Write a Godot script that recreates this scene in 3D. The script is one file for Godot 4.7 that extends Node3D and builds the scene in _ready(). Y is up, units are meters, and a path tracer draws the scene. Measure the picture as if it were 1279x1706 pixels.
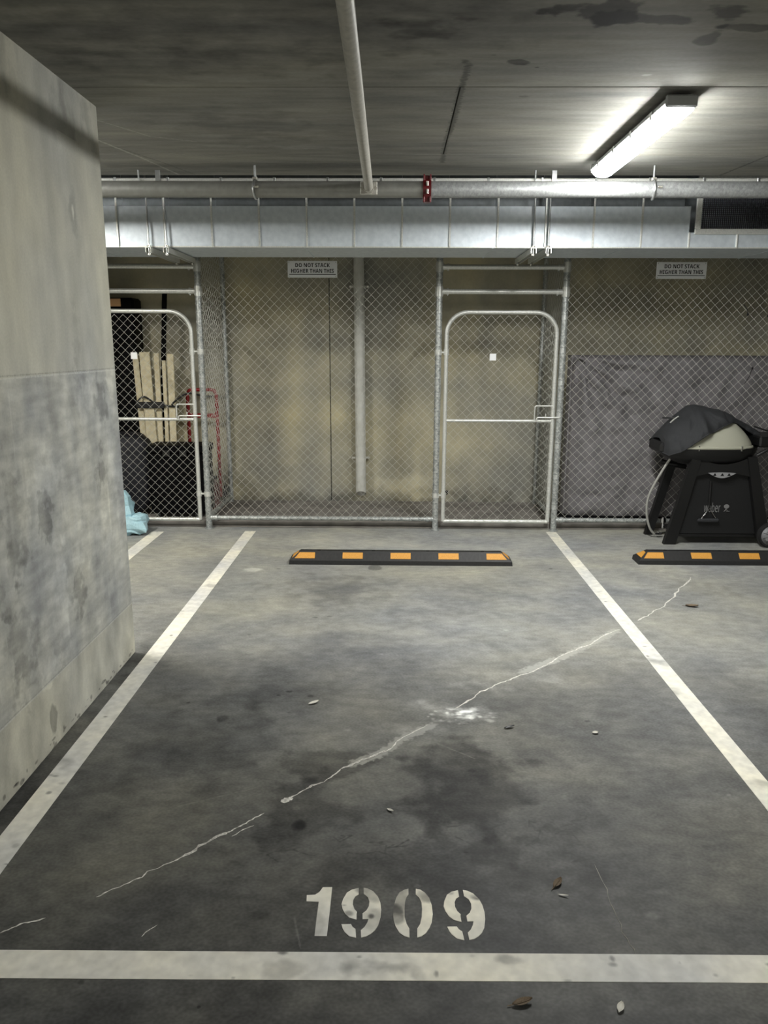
extends Node3D
# An underground parking bay with chain-link storage cages. x right, y up, depth d away from the camera (z = -d), metres.

class G:
	var v := PackedVector3Array()
	var n := PackedVector3Array()
	var uv := PackedVector2Array()
	var idx := PackedInt32Array()
	var um := 0            # which plane the texture lies on: 0 floor (x,d), 1 side wall (d,y), 2 front wall (x,y)
	var uo := Vector2.ZERO
	var us := Vector2.ONE

	func uvof(p: Vector3) -> Vector2:
		var q := Vector2(p.x, -p.z)
		if um == 1:
			q = Vector2(-p.z, p.y)
		elif um == 2:
			q = Vector2(p.x, p.y)
		return (q - uo) * us

	func vert(p: Vector3, m: Vector3) -> int:
		v.append(p)
		n.append(m)
		uv.append(uvof(p))
		return v.size() - 1

	func tri_i(a: int, b: int, c: int, out: Vector3) -> void:
		if (v[b] - v[a]).cross(v[c] - v[a]).dot(out) > 0.0:
			idx.append_array(PackedInt32Array([a, c, b]))
		else:
			idx.append_array(PackedInt32Array([a, b, c]))

	func tri(a: Vector3, b: Vector3, c: Vector3, out: Vector3) -> void:
		var m := (b - a).cross(c - a)
		if m.length() < 1e-12:
			return
		m = m.normalized()
		if m.dot(out) < 0.0:
			m = -m
		var i := vert(a, m)
		vert(b, m)
		vert(c, m)
		tri_i(i, i + 1, i + 2, m)

	func quad(a: Vector3, b: Vector3, c: Vector3, d: Vector3, out: Vector3) -> void:
		tri(a, b, c, out)
		tri(a, c, d, out)

	func hexa(lo: Array, hi: Array) -> void:   # a solid between two four-cornered faces, corners in the same order
		var mid := Vector3.ZERO
		for p in lo + hi:
			mid += p / 8.0
		var faces := [lo, hi]
		for k in 4:
			faces.append([lo[k], lo[(k + 1) % 4], hi[(k + 1) % 4], hi[k]])
		for fc in faces:
			quad(fc[0], fc[1], fc[2], fc[3], (fc[0] + fc[1] + fc[2] + fc[3]) / 4.0 - mid)

	func box(t: Transform3D, size: Vector3, c := 0.0) -> void:   # chamfered box about the origin of t
		var h := size / 2.0
		c = minf(c, 0.45 * minf(size.x, minf(size.y, size.z)))
		for ax in 3:
			for s in [-1.0, 1.0]:
				var b: int = (ax + 1) % 3
				var e: int = (ax + 2) % 3
				var q := []
				for w in [[-1, -1], [1, -1], [1, 1], [-1, 1]]:
					var p := Vector3.ZERO
					p[ax] = s * h[ax]
					p[b] = w[0] * (h[b] - c)
					p[e] = w[1] * (h[e] - c)
					q.append(t * p)
				var o := Vector3.ZERO
				o[ax] = s
				quad(q[0], q[1], q[2], q[3], t.basis * o)
		if c <= 0.0:
			return
		for ax in 3:
			var b: int = (ax + 1) % 3
			var e: int = (ax + 2) % 3
			for sb in [-1.0, 1.0]:
				for se in [-1.0, 1.0]:
					var q := []
					for w in [[-1, 0], [1, 0], [1, 1], [-1, 1]]:
						var p := Vector3.ZERO
						p[ax] = w[0] * (h[ax] - c)
						p[b] = sb * (h[b] - (c if w[1] else 0.0))
						p[e] = se * (h[e] - (0.0 if w[1] else c))
						q.append(t * p)
					var o := Vector3.ZERO
					o[b] = sb
					o[e] = se
					quad(q[0], q[1], q[2], q[3], t.basis * o)
		for sx in [-1.0, 1.0]:
			for sy in [-1.0, 1.0]:
				for sz in [-1.0, 1.0]:
					tri(t * Vector3(sx * h.x, sy * (h.y - c), sz * (h.z - c)), t * Vector3(sx * (h.x - c), sy * h.y, sz * (h.z - c)), t * Vector3(sx * (h.x - c), sy * (h.y - c), sz * h.z), t.basis * Vector3(sx, sy, sz))

	func bx(x0: float, x1: float, y0: float, y1: float, d0: float, d1: float, c := 0.0) -> void:
		box(Transform3D(Basis(), Vector3((x0 + x1) / 2, (y0 + y1) / 2, -(d0 + d1) / 2)), Vector3(x1 - x0, y1 - y0, d1 - d0), c)

	func bar(a: Vector3, b: Vector3, w: float, h: float, c := 0.0, up := Vector3.UP) -> void:   # a chamfered bar from a to b
		var z := (b - a).normalized()
		var x := up.cross(z)
		if x.length() < 0.01:
			x = Vector3.RIGHT.cross(z)
		x = x.normalized()
		box(Transform3D(Basis(x, z.cross(x), z), (a + b) / 2.0), Vector3(w, h, (b - a).length()), c)

	func tube(p: Array, r, sides := 12, caps := true) -> void:   # r: a radius or one per point
		var m := p.size()
		var t0: Vector3 = (p[1] - p[0]).normalized()
		var side := t0.cross(Vector3.UP if absf(t0.y) < 0.9 else Vector3.RIGHT).normalized()
		var first := v.size()
		for i in m:
			var a: Vector3 = p[i] - p[maxi(i - 1, 0)]
			var b: Vector3 = p[mini(i + 1, m - 1)] - p[i]
			var t := (a.normalized() + b.normalized()).normalized()
			side = (side - t * side.dot(t)).normalized()
			var other := t.cross(side)
			var rad: float = r[i] if r is Array else r
			for k in sides:
				var an := TAU * k / sides
				var o := side * cos(an) + other * sin(an)
				vert(p[i] + o * rad, o)
		for i in m - 1:
			for k in sides:
				var a := first + i * sides + k
				var b := first + i * sides + (k + 1) % sides
				tri_i(a, b, b + sides, n[a])
				tri_i(a, b + sides, a + sides, n[a])
		if caps:
			for e in [0, m - 1]:
				var out: Vector3 = (p[0] - p[1]) if e == 0 else (p[m - 1] - p[m - 2])
				out = out.normalized()
				var c := vert(p[e], out)
				for k in sides:
					vert(v[first + e * sides + k], out)
				for k in sides:
					tri_i(c, c + 1 + k, c + 1 + (k + 1) % sides, out)

	func grid(nu: int, nv: int, f: Callable, mid: Vector3) -> void:   # a smooth sheet f(u, v), its normals pointing away from mid
		var first := v.size()
		for i in nu + 1:
			for j in nv + 1:
				vert(f.call(float(i) / nu, float(j) / nv), Vector3.UP)
		for i in nu + 1:
			for j in nv + 1:
				var at := first + i * (nv + 1) + j
				var du := v[first + mini(i + 1, nu) * (nv + 1) + j] - v[first + maxi(i - 1, 0) * (nv + 1) + j]
				var dv := v[first + i * (nv + 1) + mini(j + 1, nv)] - v[first + i * (nv + 1) + maxi(j - 1, 0)]
				var m := du.cross(dv).normalized()
				if m.length() < 0.5:
					m = (v[at] - mid).normalized()
				n[at] = m if m.dot(v[at] - mid) >= 0.0 else -m
		for i in nu:
			for j in nv:
				var a := first + i * (nv + 1) + j
				tri_i(a, a + 1, a + nv + 2, n[a])
				tri_i(a, a + nv + 2, a + nv + 1, n[a])

	func prism(poly: PackedVector2Array, at: Transform3D, depth: float) -> void:   # an outline in at's xy plane, thickened along its z
		var ids := Geometry2D.triangulate_polygon(poly)
		for k in range(0, ids.size(), 3):
			for z in [0.0, depth]:
				tri(at * Vector3(poly[ids[k]].x, poly[ids[k]].y, z), at * Vector3(poly[ids[k + 1]].x, poly[ids[k + 1]].y, z), at * Vector3(poly[ids[k + 2]].x, poly[ids[k + 2]].y, z), at.basis.z * (1.0 if z == depth else -1.0) * signf(depth))
		var turn := -1.0 if Geometry2D.is_polygon_clockwise(poly) else 1.0
		for k in poly.size():
			var a := poly[k]
			var b := poly[(k + 1) % poly.size()]
			var o := Vector2(b.y - a.y, a.x - b.x) * turn
			quad(at * Vector3(a.x, a.y, 0), at * Vector3(b.x, b.y, 0), at * Vector3(b.x, b.y, depth), at * Vector3(a.x, a.y, depth), at.basis * Vector3(o.x, o.y, 0))

	func mesh() -> ArrayMesh:
		var a := []
		a.resize(Mesh.ARRAY_MAX)
		a[Mesh.ARRAY_VERTEX] = v
		a[Mesh.ARRAY_NORMAL] = n
		a[Mesh.ARRAY_TEX_UV] = uv
		a[Mesh.ARRAY_INDEX] = idx
		var m := ArrayMesh.new()
		m.add_surface_from_arrays(Mesh.PRIMITIVE_TRIANGLES, a)
		return m


class Tone:   # a picture of brightness that stains and grain are added to
	var w := 0
	var h := 0
	var f := PackedFloat32Array()
	var t := PackedFloat32Array()   # warm (+) or cool (-)
	var wob := PackedByteArray()

	func _init(w_: int, h_: int, base: float) -> void:
		w = w_
		h = h_
		f.resize(w * h)
		f.fill(base)
		t.resize(w * h)
		wob = pic(77, 26.0 / w, 26.0 / w, 6)

	func pic(s: int, fx: float, fy: float, oct: int) -> PackedByteArray:
		var fr := maxf(fx, fy)
		var fn := FastNoiseLite.new()
		fn.noise_type = FastNoiseLite.TYPE_SIMPLEX_SMOOTH
		fn.seed = s
		fn.frequency = fr
		fn.fractal_octaves = oct
		var im := fn.get_image(maxi(8, int(w * fx / fr)), maxi(8, int(h * fy / fr)))
		im.convert(Image.FORMAT_L8)
		if im.get_width() != w or im.get_height() != h:
			im.resize(w, h, Image.INTERPOLATE_CUBIC)
		return im.get_data()

	func grain(s: int, fx: float, fy: float, oct: int, amp: float, to_warm := 0.0) -> void:
		var d := pic(s, fx, fy, oct)
		var k := amp / 128.0
		if to_warm != 0.0:
			var kw := to_warm / 128.0
			for i in d.size():
				var q := d[i] - 128
				f[i] += q * k
				t[i] += q * kw
		else:
			for i in d.size():
				f[i] += (d[i] - 128) * k

	func blob(cx: float, cy: float, rx: float, ry: float, amp: float, soft := 0.5, rough := 0.6, warm := 0.0) -> void:   # a stain, in pixels
		for y in range(maxi(0, int(cy - ry * 1.6)), mini(h, int(cy + ry * 1.6) + 1)):
			for x in range(maxi(0, int(cx - rx * 1.6)), mini(w, int(cx + rx * 1.6) + 1)):
				var i := y * w + x
				var e := sqrt(((x - cx) / rx) ** 2 + ((y - cy) / ry) ** 2) + (wob[i] - 128) / 128.0 * rough
				if e < 1.0:
					var k := clampf((1.0 - e) / soft, 0.0, 1.0)
					f[i] += amp * k
					t[i] += warm * k

	func stroke(p: Array, wide: float, amp: float) -> void:   # p: flat list x, y, x, y
		for k in range(0, p.size() - 2, 2):
			var a := Vector2(p[k], p[k + 1])
			var b := Vector2(p[k + 2], p[k + 3])
			var m := int(a.distance_to(b)) + 1
			for q in m + 1:
				var c := a.lerp(b, float(q) / m)
				var r := int(ceil(wide))
				for y in range(maxi(0, int(c.y) - r), mini(h, int(c.y) + r + 1)):
					for x in range(maxi(0, int(c.x) - r), mini(w, int(c.x) + r + 1)):
						var e := Vector2(x, y).distance_to(c) / wide + (wob[(y * 7 % h) * w + (x * 7) % w] - 128) / 200.0
						if e < 1.0:
							var i := y * w + x
							f[i] = lerpf(f[i], amp, 0.35 * (1.0 - e * e))

	func picture(c: Color) -> ImageTexture:
		var out := PackedByteArray()
		out.resize(w * h * 3)
		var r := c.r * 255.0
		var g := c.g * 255.0
		var b := c.b * 255.0
		for i in f.size():
			var q := f[i]
			var e := t[i]
			var j := i * 3
			out[j] = clampi(int(q * r * (1.0 + 0.5 * e)), 0, 255)
			out[j + 1] = clampi(int(q * g * (1.0 + 0.15 * e)), 0, 255)
			out[j + 2] = clampi(int(q * b * (1.0 - e)), 0, 255)
		return ImageTexture.create_from_image(Image.create_from_data(w, h, false, Image.FORMAT_RGB8, out))


var M := {}
const CEIL := 2.474
const FD := 6.06       # depth of the cage fronts


func P(x: float, y: float, d: float) -> Vector3:
	return Vector3(x, y, -d)


func mat(c: Color, rough := 0.7, metal := 0.0) -> StandardMaterial3D:
	var m := StandardMaterial3D.new()
	m.albedo_color = c
	m.roughness = rough
	m.metallic = metal
	return m


func noisy(c0: Color, c1: Color, rough: float, metal: float, freq: float, scale: float, s: int, cell := false, bump := 0.0) -> StandardMaterial3D:
	var fn := FastNoiseLite.new()
	fn.seed = s
	fn.frequency = freq
	fn.noise_type = FastNoiseLite.TYPE_CELLULAR if cell else FastNoiseLite.TYPE_SIMPLEX_SMOOTH
	if cell:
		fn.cellular_return_type = FastNoiseLite.RETURN_CELL_VALUE
	fn.fractal_octaves = 4
	var gr := Gradient.new()
	gr.set_color(0, c0)
	gr.set_color(1, c1)
	var nt := NoiseTexture2D.new()
	nt.width = 256
	nt.height = 256
	nt.seamless = true
	nt.noise = fn
	nt.color_ramp = gr
	var m := mat(Color.WHITE, rough, metal)
	m.albedo_texture = nt
	m.uv1_triplanar = true
	m.uv1_world_triplanar = true
	m.uv1_scale = Vector3.ONE * scale
	if bump != 0.0:
		m.heightmap_enabled = true
		m.heightmap_texture = nt
		m.heightmap_scale = bump
	return m


func numbered(called: String) -> String:
	if not has_node(NodePath(called)):
		return called
	var k := 1
	while has_node(NodePath("%s_%03d" % [called, k])):
		k += 1
	return "%s_%03d" % [called, k]


func tag(o: Node, label: String, category: String, group := "", kind := "") -> Node:
	if label:
		o.set_meta("label", label)
	if category:
		o.set_meta("category", category)
	if group:
		o.set_meta("group", group)
	if kind:
		o.set_meta("kind", kind)
	return o


func thing(called: String, label: String, category: String, at: Vector3, group := "", kind := "") -> Node3D:
	var o := Node3D.new()
	o.name = numbered(called)
	o.position = at
	add_child(o)
	tag(o, label, category, group, kind)
	return o


func part(called: String, g: G, m: Material, parent: Node3D, label := "", kind := "") -> MeshInstance3D:
	var o := MeshInstance3D.new()
	o.name = called
	o.mesh = g.mesh()
	o.material_override = m
	var at := Vector3.ZERO
	var q: Node = parent
	while q != self:
		at += q.position
		q = q.get_parent()
	o.position = -at
	if label:
		o.set_meta("label", label)
	if kind:
		o.set_meta("kind", kind)
	parent.add_child(o, true)
	return o


func words(called: String, text: String, height: float, at: Vector3, m: Material, parent: Node3D, squeeze := 1.0, weight := 700) -> MeshInstance3D:
	var font := SystemFont.new()
	font.font_names = PackedStringArray(["Droid Sans"])
	font.font_weight = weight
	var t := TextMesh.new()
	t.text = text
	t.font = font
	t.font_size = 64
	t.pixel_size = height / 46.0
	t.depth = 0.0012
	t.curve_step = 1.0
	var o := MeshInstance3D.new()
	o.name = called
	o.mesh = t
	o.material_override = m
	o.scale = Vector3(squeeze, 1, 1)
	var p := Vector3.ZERO
	var q: Node = parent
	while q != self:
		p += q.position
		q = q.get_parent()
	o.position = at - p
	parent.add_child(o, true)
	return o


# ---------------------------------------------------------------- textures and materials
func make_materials() -> void:
	var rng := RandomNumberGenerator.new()
	rng.seed = 5
	# floor slab: x -2.4..3.4, d 1.3..7.1
	var T := Tone.new(2048, 2048, 0.0)
	var s := 2048.0 / 5.8
	# tyre dirt lies thick where cars stand and turn in, thin by the cages
	var dirt := T.pic(15, 0.0022, 0.003, 6)
	for y in 2048:
		for x in 2048:
			var i := y * 2048 + x
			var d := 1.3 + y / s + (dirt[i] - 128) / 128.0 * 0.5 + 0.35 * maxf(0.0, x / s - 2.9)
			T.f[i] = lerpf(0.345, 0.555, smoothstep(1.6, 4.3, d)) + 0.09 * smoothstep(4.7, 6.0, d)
	T.grain(11, 0.0016, 0.0022, 5, 0.05, 0.04)
	T.grain(12, 0.006, 0.009, 6, 0.055, 0.02)
	T.grain(13, 0.03, 0.045, 5, 0.05)
	T.grain(16, 0.02, 0.06, 4, 0.02)
	T.grain(14, 0.2, 0.25, 2, 0.05)
	for b in [
		# x, d, rx, rd, strength, softness, roughness
		[0.26, 2.36, 0.25, 0.30, -0.15, 0.35, 0.5], [0.22, 2.30, 0.16, 0.2, -0.05, 0.5, 0.6], [-0.25, 2.50, 0.24, 0.12, -0.12, 0.3, 0.5], [-0.30, 2.2, 0.17, 0.2, -0.11, 0.4, 0.6], [0.3, 2.0, 0.12, 0.10, -0.07, 0.5, 0.9],
		[-0.294, 2.131, 0.028, 0.035, -0.22, 0.5, 0.5], [0.15, 1.95, 0.5, 0.16, -0.08, 0.7, 0.9], [-0.75, 2.6, 0.35, 0.45, -0.07, 0.8, 0.8],
		[-0.5, 3.1, 0.4, 0.3, -0.06, 0.8, 0.8], [-0.4, 4.5, 0.4, 0.35, -0.08, 0.7, 0.9], [0.55, 4.5, 0.3, 0.3, -0.05, 0.8, 0.9],
		[0.7, 2.6, 0.35, 0.5, -0.05, 0.8, 0.9], [-0.699, 2.825, 0.03, 0.035, -0.14, 0.4, 0.5], [-0.131, 4.96, 0.05, 0.07, -0.16, 0.3, 0.3],
		[-0.2, 1.7, 1.1, 0.28, -0.05, 0.8, 0.7], [0.0, 1.42, 1.6, 0.1, -0.05, 0.8, 0.6], [1.7, 2.9, 0.3, 0.6, -0.04, 0.8, 0.8],
		[-1.19, 2.6, 0.06, 1.2, -0.05, 0.7, 0.6], [-1.25, 2.6, 0.07, 1.3, -0.07, 0.7, 0.6], [-1.24, 3.35, 0.1, 0.25, -0.07, 0.7, 0.6],
		[0.3, 3.6, 0.7, 0.7, 0.05, 0.9, 0.8], [0.3, 5.6, 1.6, 0.4, 0.05, 0.8, 0.6], [0.2, 2.92, 0.14, 0.09, 0.13, 0.7, 0.9],
		[0.29, 2.865, 0.15, 0.075, 0.20, 0.7, 0.9], [0.10, 2.75, 0.10, 0.05, 0.10, 0.7, 0.9], [0.65, 3.25, 0.25, 0.1, 0.06, 0.8, 0.9], [0.43, 3.15, 0.12, 0.07, 0.08, 0.8, 0.9],
		[0.75, 1.85, 0.05, 0.025, 0.14, 0.6, 0.6], [0.7, 1.76, 0.03, 0.02, 0.12, 0.7, 0.6], [0.4, 1.5, 0.08, 0.04, 0.06, 0.7, 0.7], [-0.35, 1.74, 0.035, 0.02, -0.09, 0.5, 0.5],
		[0.3, 2.5, 0.1, 0.1, -0.05, 0.7, 0.8], [0.05, 2.1, 0.12, 0.12, 0.05, 0.7, 0.8], [-0.95, 4.9, 0.06, 0.04, 0.16, 0.7, 0.8], [0.95, 5.06, 0.12, 0.06, -0.1, 0.8, 1.2],
		[1.9, 4.6, 0.3, 0.2, -0.06, 0.7, 0.8], [-1.5, 5.0, 0.4, 0.6, 0.03, 0.8, 0.8],
	]:
		T.blob((b[0] + 2.4) * s, (b[1] - 1.3) * s, b[2] * s, b[3] * s, b[4], b[5], b[6])
	for k in 90:   # spilt cement, broken up
		var a := rng.randf() * TAU
		var q := sqrt(rng.randf())
		T.blob((0.29 + 0.15 * q * cos(a) + 2.4) * s, (2.865 + 0.07 * q * sin(a) - 1.3) * s, rng.randf_range(3, 12), rng.randf_range(2, 7), rng.randf_range(-0.06, 0.20), 0.5, 0.9)
	T.stroke([(0.16 + 2.4) * s, 1.49 * s, (0.04 + 2.4) * s, 1.385 * s, (-0.04 + 2.4) * s, 1.275 * s, (-0.15 + 2.4) * s, 1.19 * s], 9.0, 0.60)
	T.stroke([(1.2 + 2.4) * s, 2.55 * s, (0.85 + 2.4) * s, 2.2 * s, (0.6 + 2.4) * s, 2.0 * s], 10.0, 0.66)
	for k in 16:   # hairline veins and old scuffs
		var a := Vector2(rng.randf_range(-0.35, 0.6), rng.randf_range(1.85, 2.15))
		for q in 5:
			var c := a + Vector2(rng.randf_range(-0.06, 0.06), rng.randf_range(-0.03, 0.04))
			T.stroke([(a.x + 2.4) * s, (a.y - 1.3) * s, (c.x + 2.4) * s, (c.y - 1.3) * s], 1.2, 0.2)
			a = c
	for k in 260:   # drips, specks and crumbs trodden into the surface
		var r := rng.randf_range(0.003, 0.012)
		T.blob(rng.randf_range(0, 2048), rng.randf_range(0, 2048), r * s * rng.randf_range(1, 2), r * s, rng.randf_range(-0.16, 0.1), 0.5, 0.6)
	for k in 5:
		var a := Vector2(rng.randf_range(-1, 1.2), rng.randf_range(1.6, 4.5))
		var c := a + Vector2(rng.randf_range(-0.3, 0.3), rng.randf_range(-0.2, 0.6))
		T.stroke([(a.x + 2.4) * s, (a.y - 1.3) * s, (c.x + 2.4) * s, (c.y - 1.3) * s], 1.3, 0.42 if k % 2 else 0.5)
	for y in 2048:   # so that the pattern joins on where it repeats, outside the bay
		for x in range(1928, 2048):
			var k := (x - 1928) / 119.0
			T.f[y * 2048 + x] = lerpf(T.f[y * 2048 + x], T.f[y * 2048 + 2047 - x], k)
	for y in range(1848, 2048):
		var k := (y - 1848) / 199.0
		for x in 2048:
			T.f[y * 2048 + x] = lerpf(T.f[y * 2048 + x], T.f[(2047 - y) * 2048 + x], k)
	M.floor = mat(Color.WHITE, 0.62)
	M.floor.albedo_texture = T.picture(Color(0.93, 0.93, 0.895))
	M.floor.metallic_specular = 0.4
	# blade wall: d 1.2..3.6, y 0..CEIL
	T = Tone.new(1024, 1024, 0.73)
	var sx := 1024.0 / 2.4
	var sy := 1024.0 / CEIL
	T.grain(21, 0.003, 0.002, 4, 0.04, 0.03)
	T.grain(22, 0.02, 0.012, 4, 0.035)
	T.grain(23, 0.2, 0.2, 2, 0.02)
	T.grain(24, 0.016, 0.002, 4, 0.04)
	var band := T.pic(25, 0.012, 0.007, 6)
	var fine := T.pic(26, 0.012, 0.04, 5)
	for y in 1024:
		var hgt := CEIL * (1.0 - y / 1024.0)
		for x in 1024:
			var i := y * 1024 + x
			var q: float = (band[i] - 128) / 128.0
			if hgt < 1.385 and hgt > 0.262:
				T.f[i] += -0.02 + q * 0.085 + (fine[i] - 128) / 128.0 * 0.07
				T.t[i] += -0.022 + q * 0.02
			elif hgt <= 0.262:
				T.f[i] += -0.005 + q * 0.10
				T.t[i] += 0.004
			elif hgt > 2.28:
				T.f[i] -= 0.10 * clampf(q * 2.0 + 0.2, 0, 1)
	for b in [
		[2.68, 0.88, 0.07, 0.10, -0.14, 0.3, 0.7], [2.9, 0.52, 0.07, 0.12, -0.14, 0.5, 0.9], [2.59, 0.12, 0.035, 0.06, -0.18, 0.25, 0.35], [2.43, 0.46, 0.12, 0.2, -0.10, 0.5, 0.8],
		[2.70, 1.02, 0.16, 0.1, 0.07, 0.5, 0.7], [2.75, 0.55, 0.07, 0.3, 0.06, 0.5, 0.6], [3.15, 2.0, 0.045, 0.10, -0.07, 0.5, 0.5], [3.15, 2.0, 0.012, 0.03, 0.16, 0.5, 0.5],
		[3.3, 1.25, 0.08, 0.12, -0.13, 0.5, 0.8], [3.25, 0.95, 0.05, 0.1, -0.12, 0.5, 0.8], [3.08, 1.5, 0.04, 0.2, -0.05, 0.6, 0.8], [2.45, 0.9, 0.1, 0.2, -0.09, 0.5, 0.8],
		[3.05, 0.7, 0.3, 0.12, 0.05, 0.6, 0.9],
	]:
		T.blob((b[0] - 1.2) * sx, (CEIL - b[1]) * sy, b[2] * sx, b[3] * sy, b[4], b[5], b[6])
	for k in 26:   # runs and trowel marks, soft and short
		var d := rng.randf_range(1.6, 3.45)
		T.blob((d - 1.2) * sx, (CEIL - rng.randf_range(0.35, 1.25)) * sy, rng.randf_range(2, 6), rng.randf_range(30, 110), rng.randf_range(-0.06, 0.06), 0.9, 0.5)
	for k in 46:   # patches where the shutter skin has come away
		T.blob(rng.randf_range(150, 1000), (CEIL - rng.randf_range(0.3, 1.36)) * sy, rng.randf_range(8, 40), rng.randf_range(8, 60), rng.randf_range(-0.07, 0.06), 0.35, 1.0)
	T.stroke([0, (CEIL - 1.39) * sy, 1024, (CEIL - 1.378) * sy], 1.6, 0.84)
	T.stroke([0, (CEIL - 1.398) * sy, 1024, (CEIL - 1.386) * sy], 1.2, 0.5)
	T.stroke([0, (CEIL - 0.268) * sy, 1024, (CEIL - 0.262) * sy], 1.3, 0.86)
	T.stroke([0, (CEIL - 0.274) * sy, 1024, (CEIL - 0.268) * sy], 1.2, 0.55)
	for k in 60:
		T.blob(rng.randf_range(400, 1020), 1024 - rng.randf_range(0, 18), rng.randf_range(2, 9), rng.randf_range(1, 5), -0.2, 0.5, 0.8)
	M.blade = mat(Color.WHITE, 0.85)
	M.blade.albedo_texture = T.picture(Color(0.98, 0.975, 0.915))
	# back wall: x -2.6..3.4, y 0..3
	T = Tone.new(1024, 512, 0.70)
	T.grain(31, 0.004, 0.006, 4, 0.07, 0.05)
	T.grain(32, 0.02, 0.02, 4, 0.05)
	T.grain(33, 0.2, 0.2, 2, 0.02)
	T.grain(34, 0.012, 0.0015, 4, 0.05, 0.03)
	T.grain(35, 0.0012, 0.008, 3, 0.04, 0.03)
	var kx := 1024.0 / 6.0
	var ky := 512.0 / 3.0
	for b in [[0.4, 1.50, 4.0, 0.13, -0.10, 0.9, 0.25, 0.02], [-0.6, 0.0, 2.2, 0.14, -0.16, 0.5, 0.5], [0.1, 0.22, 0.3, 0.12, 0.12, 0.6, 0.6], [-1.3, 0.7, 0.25, 0.6, -0.05, 0.7, 0.8], [0.5, 0.75, 0.4, 0.3, 0.04, 0.7, 0.7], [-0.42, 0.5, 0.06, 0.8, -0.05, 0.6, 0.5], [0.85, 0.1, 0.5, 0.1, -0.08, 0.6, 0.8]]:  # tall strip left of the downpipe is its cast shadow painted in
		T.blob((b[0] + 2.6) * kx, (3.0 - b[1]) * ky, b[2] * kx, b[3] * ky, b[4], b[5], b[6])
	M.back = mat(Color.WHITE, 0.85)
	M.back.albedo_texture = T.picture(Color(0.96, 0.935, 0.825))
	# soffit: x -2..3, d 1..5
	T = Tone.new(1024, 1024, 0.545)
	sx = 1024.0 / 5.0
	sy = 1024.0 / 4.0
	T.grain(41, 0.003, 0.012, 5, 0.06, 0.02)
	T.grain(42, 0.012, 0.06, 4, 0.05)
	T.grain(43, 0.2, 0.2, 2, 0.02)
	T.grain(44, 0.003, 0.003, 3, 0.04)
	for b in [
		[0.60, 2.53, 0.14, 0.075, -0.24, 0.25, 0.9], [0.76, 2.60, 0.16, 0.055, -0.24, 0.25, 0.9], [0.66, 2.61, 0.08, 0.03, -0.2, 0.3, 0.9], [0.98, 2.56, 0.08, 0.05, -0.2, 0.3, 0.9], [1.01, 2.74, 0.035, 0.075, -0.2, 0.3, 0.8],
		[1.10, 2.67, 0.09, 0.03, -0.2, 0.3, 0.8], [0.42, 2.96, 0.045, 0.03, -0.22, 0.3, 0.9], [0.33, 2.9, 0.02, 0.01, -0.14, 0.4, 0.6], [0.07, 2.66, 0.12, 0.10, -0.12, 0.6, 0.8], [-0.6, 2.4, 1.2, 0.6, -0.12, 0.9, 0.6], [-0.7, 3.0, 0.8, 0.2, -0.06, 0.9, 0.8],
		[0.5, 3.02, 0.012, 0.01, -0.2, 0.4, 0.7], [-0.9, 3.19, 0.2, 0.05, 0.05, 0.6, 0.9], [0.5, 3.35, 0.03, 0.02, -0.08, 0.4, 0.8], [0.92, 3.1, 0.02, 0.012, 0.12, 0.4, 0.7],
		[-0.7, 3.8, 0.4, 0.3, -0.06, 0.7, 0.8], [-0.6, 4.15, 0.4, 0.05, 0.07, 0.6, 0.9], [0.15, 3.1, 0.1, 0.08, 0.05, 0.7, 0.8],
	]:
		T.blob((b[0] + 2.0) * sx, (b[1] - 1.0) * sy, b[2] * sx, b[3] * sy, b[4], b[5], b[6])
	T.stroke([(0.243 + 2) * sx, 2.9 * sy, (0.25 + 2) * sx, 2.0 * sy, (0.235 + 2) * sx, 1.95 * sy], 3.2, 0.34)
	T.stroke([(0.243 + 2) * sx, 2.24 * sy, (0.25 + 2) * sx, 2.7 * sy, (0.238 + 2) * sx, 3.0 * sy, (0.245 + 2) * sx, 3.5 * sy], 3.4, 0.38)
	T.stroke([(1.97 + 2) * sx, 3.2 * sy, (1.9 + 2) * sx, 3.82 * sy], 2.0, 0.3)
	T.stroke([(-1.35 + 2) * sx, 2.68 * sy, (-1.2 + 2) * sx, 2.95 * sy, (-1.0 + 2) * sx, 3.05 * sy], 1.4, 0.78)
	T.stroke([(-1.5 + 2) * sx, 2.95 * sy, (-1.38 + 2) * sx, 3.4 * sy, (-1.3 + 2) * sx, 3.8 * sy], 2.0, 0.8)
	T.stroke([(-1.42 + 2) * sx, 3.2 * sy, (-1.3 + 2) * sx, 3.5 * sy, (-1.2 + 2) * sx, 3.8 * sy], 1.6, 0.42)
	M.soffit = mat(Color.WHITE, 0.8)
	M.soffit.albedo_texture = T.picture(Color(0.95, 0.94, 0.89))
	# road paint, tiles every 1.2 m
	T = Tone.new(1536, 1536, 0.93)
	var pk := 1536.0 / 6.1
	T.grain(51, 0.006, 0.006, 6, 0.09, 0.04)
	T.grain(52, 0.08, 0.08, 4, 0.07)
	for k in 1500:
		T.blob(rng.randf_range(0, 1536), rng.randf_range(0, 1536), rng.randf_range(0.8, 4), rng.randf_range(0.8, 3), rng.randf_range(-0.4, -0.08), 0.7, 0.9)
	for k in 160:
		T.blob(rng.randf_range(0, 1536), rng.randf_range(0, 1536), rng.randf_range(5, 26), rng.randf_range(5, 18), -0.16, 0.9, 1.3)
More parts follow.
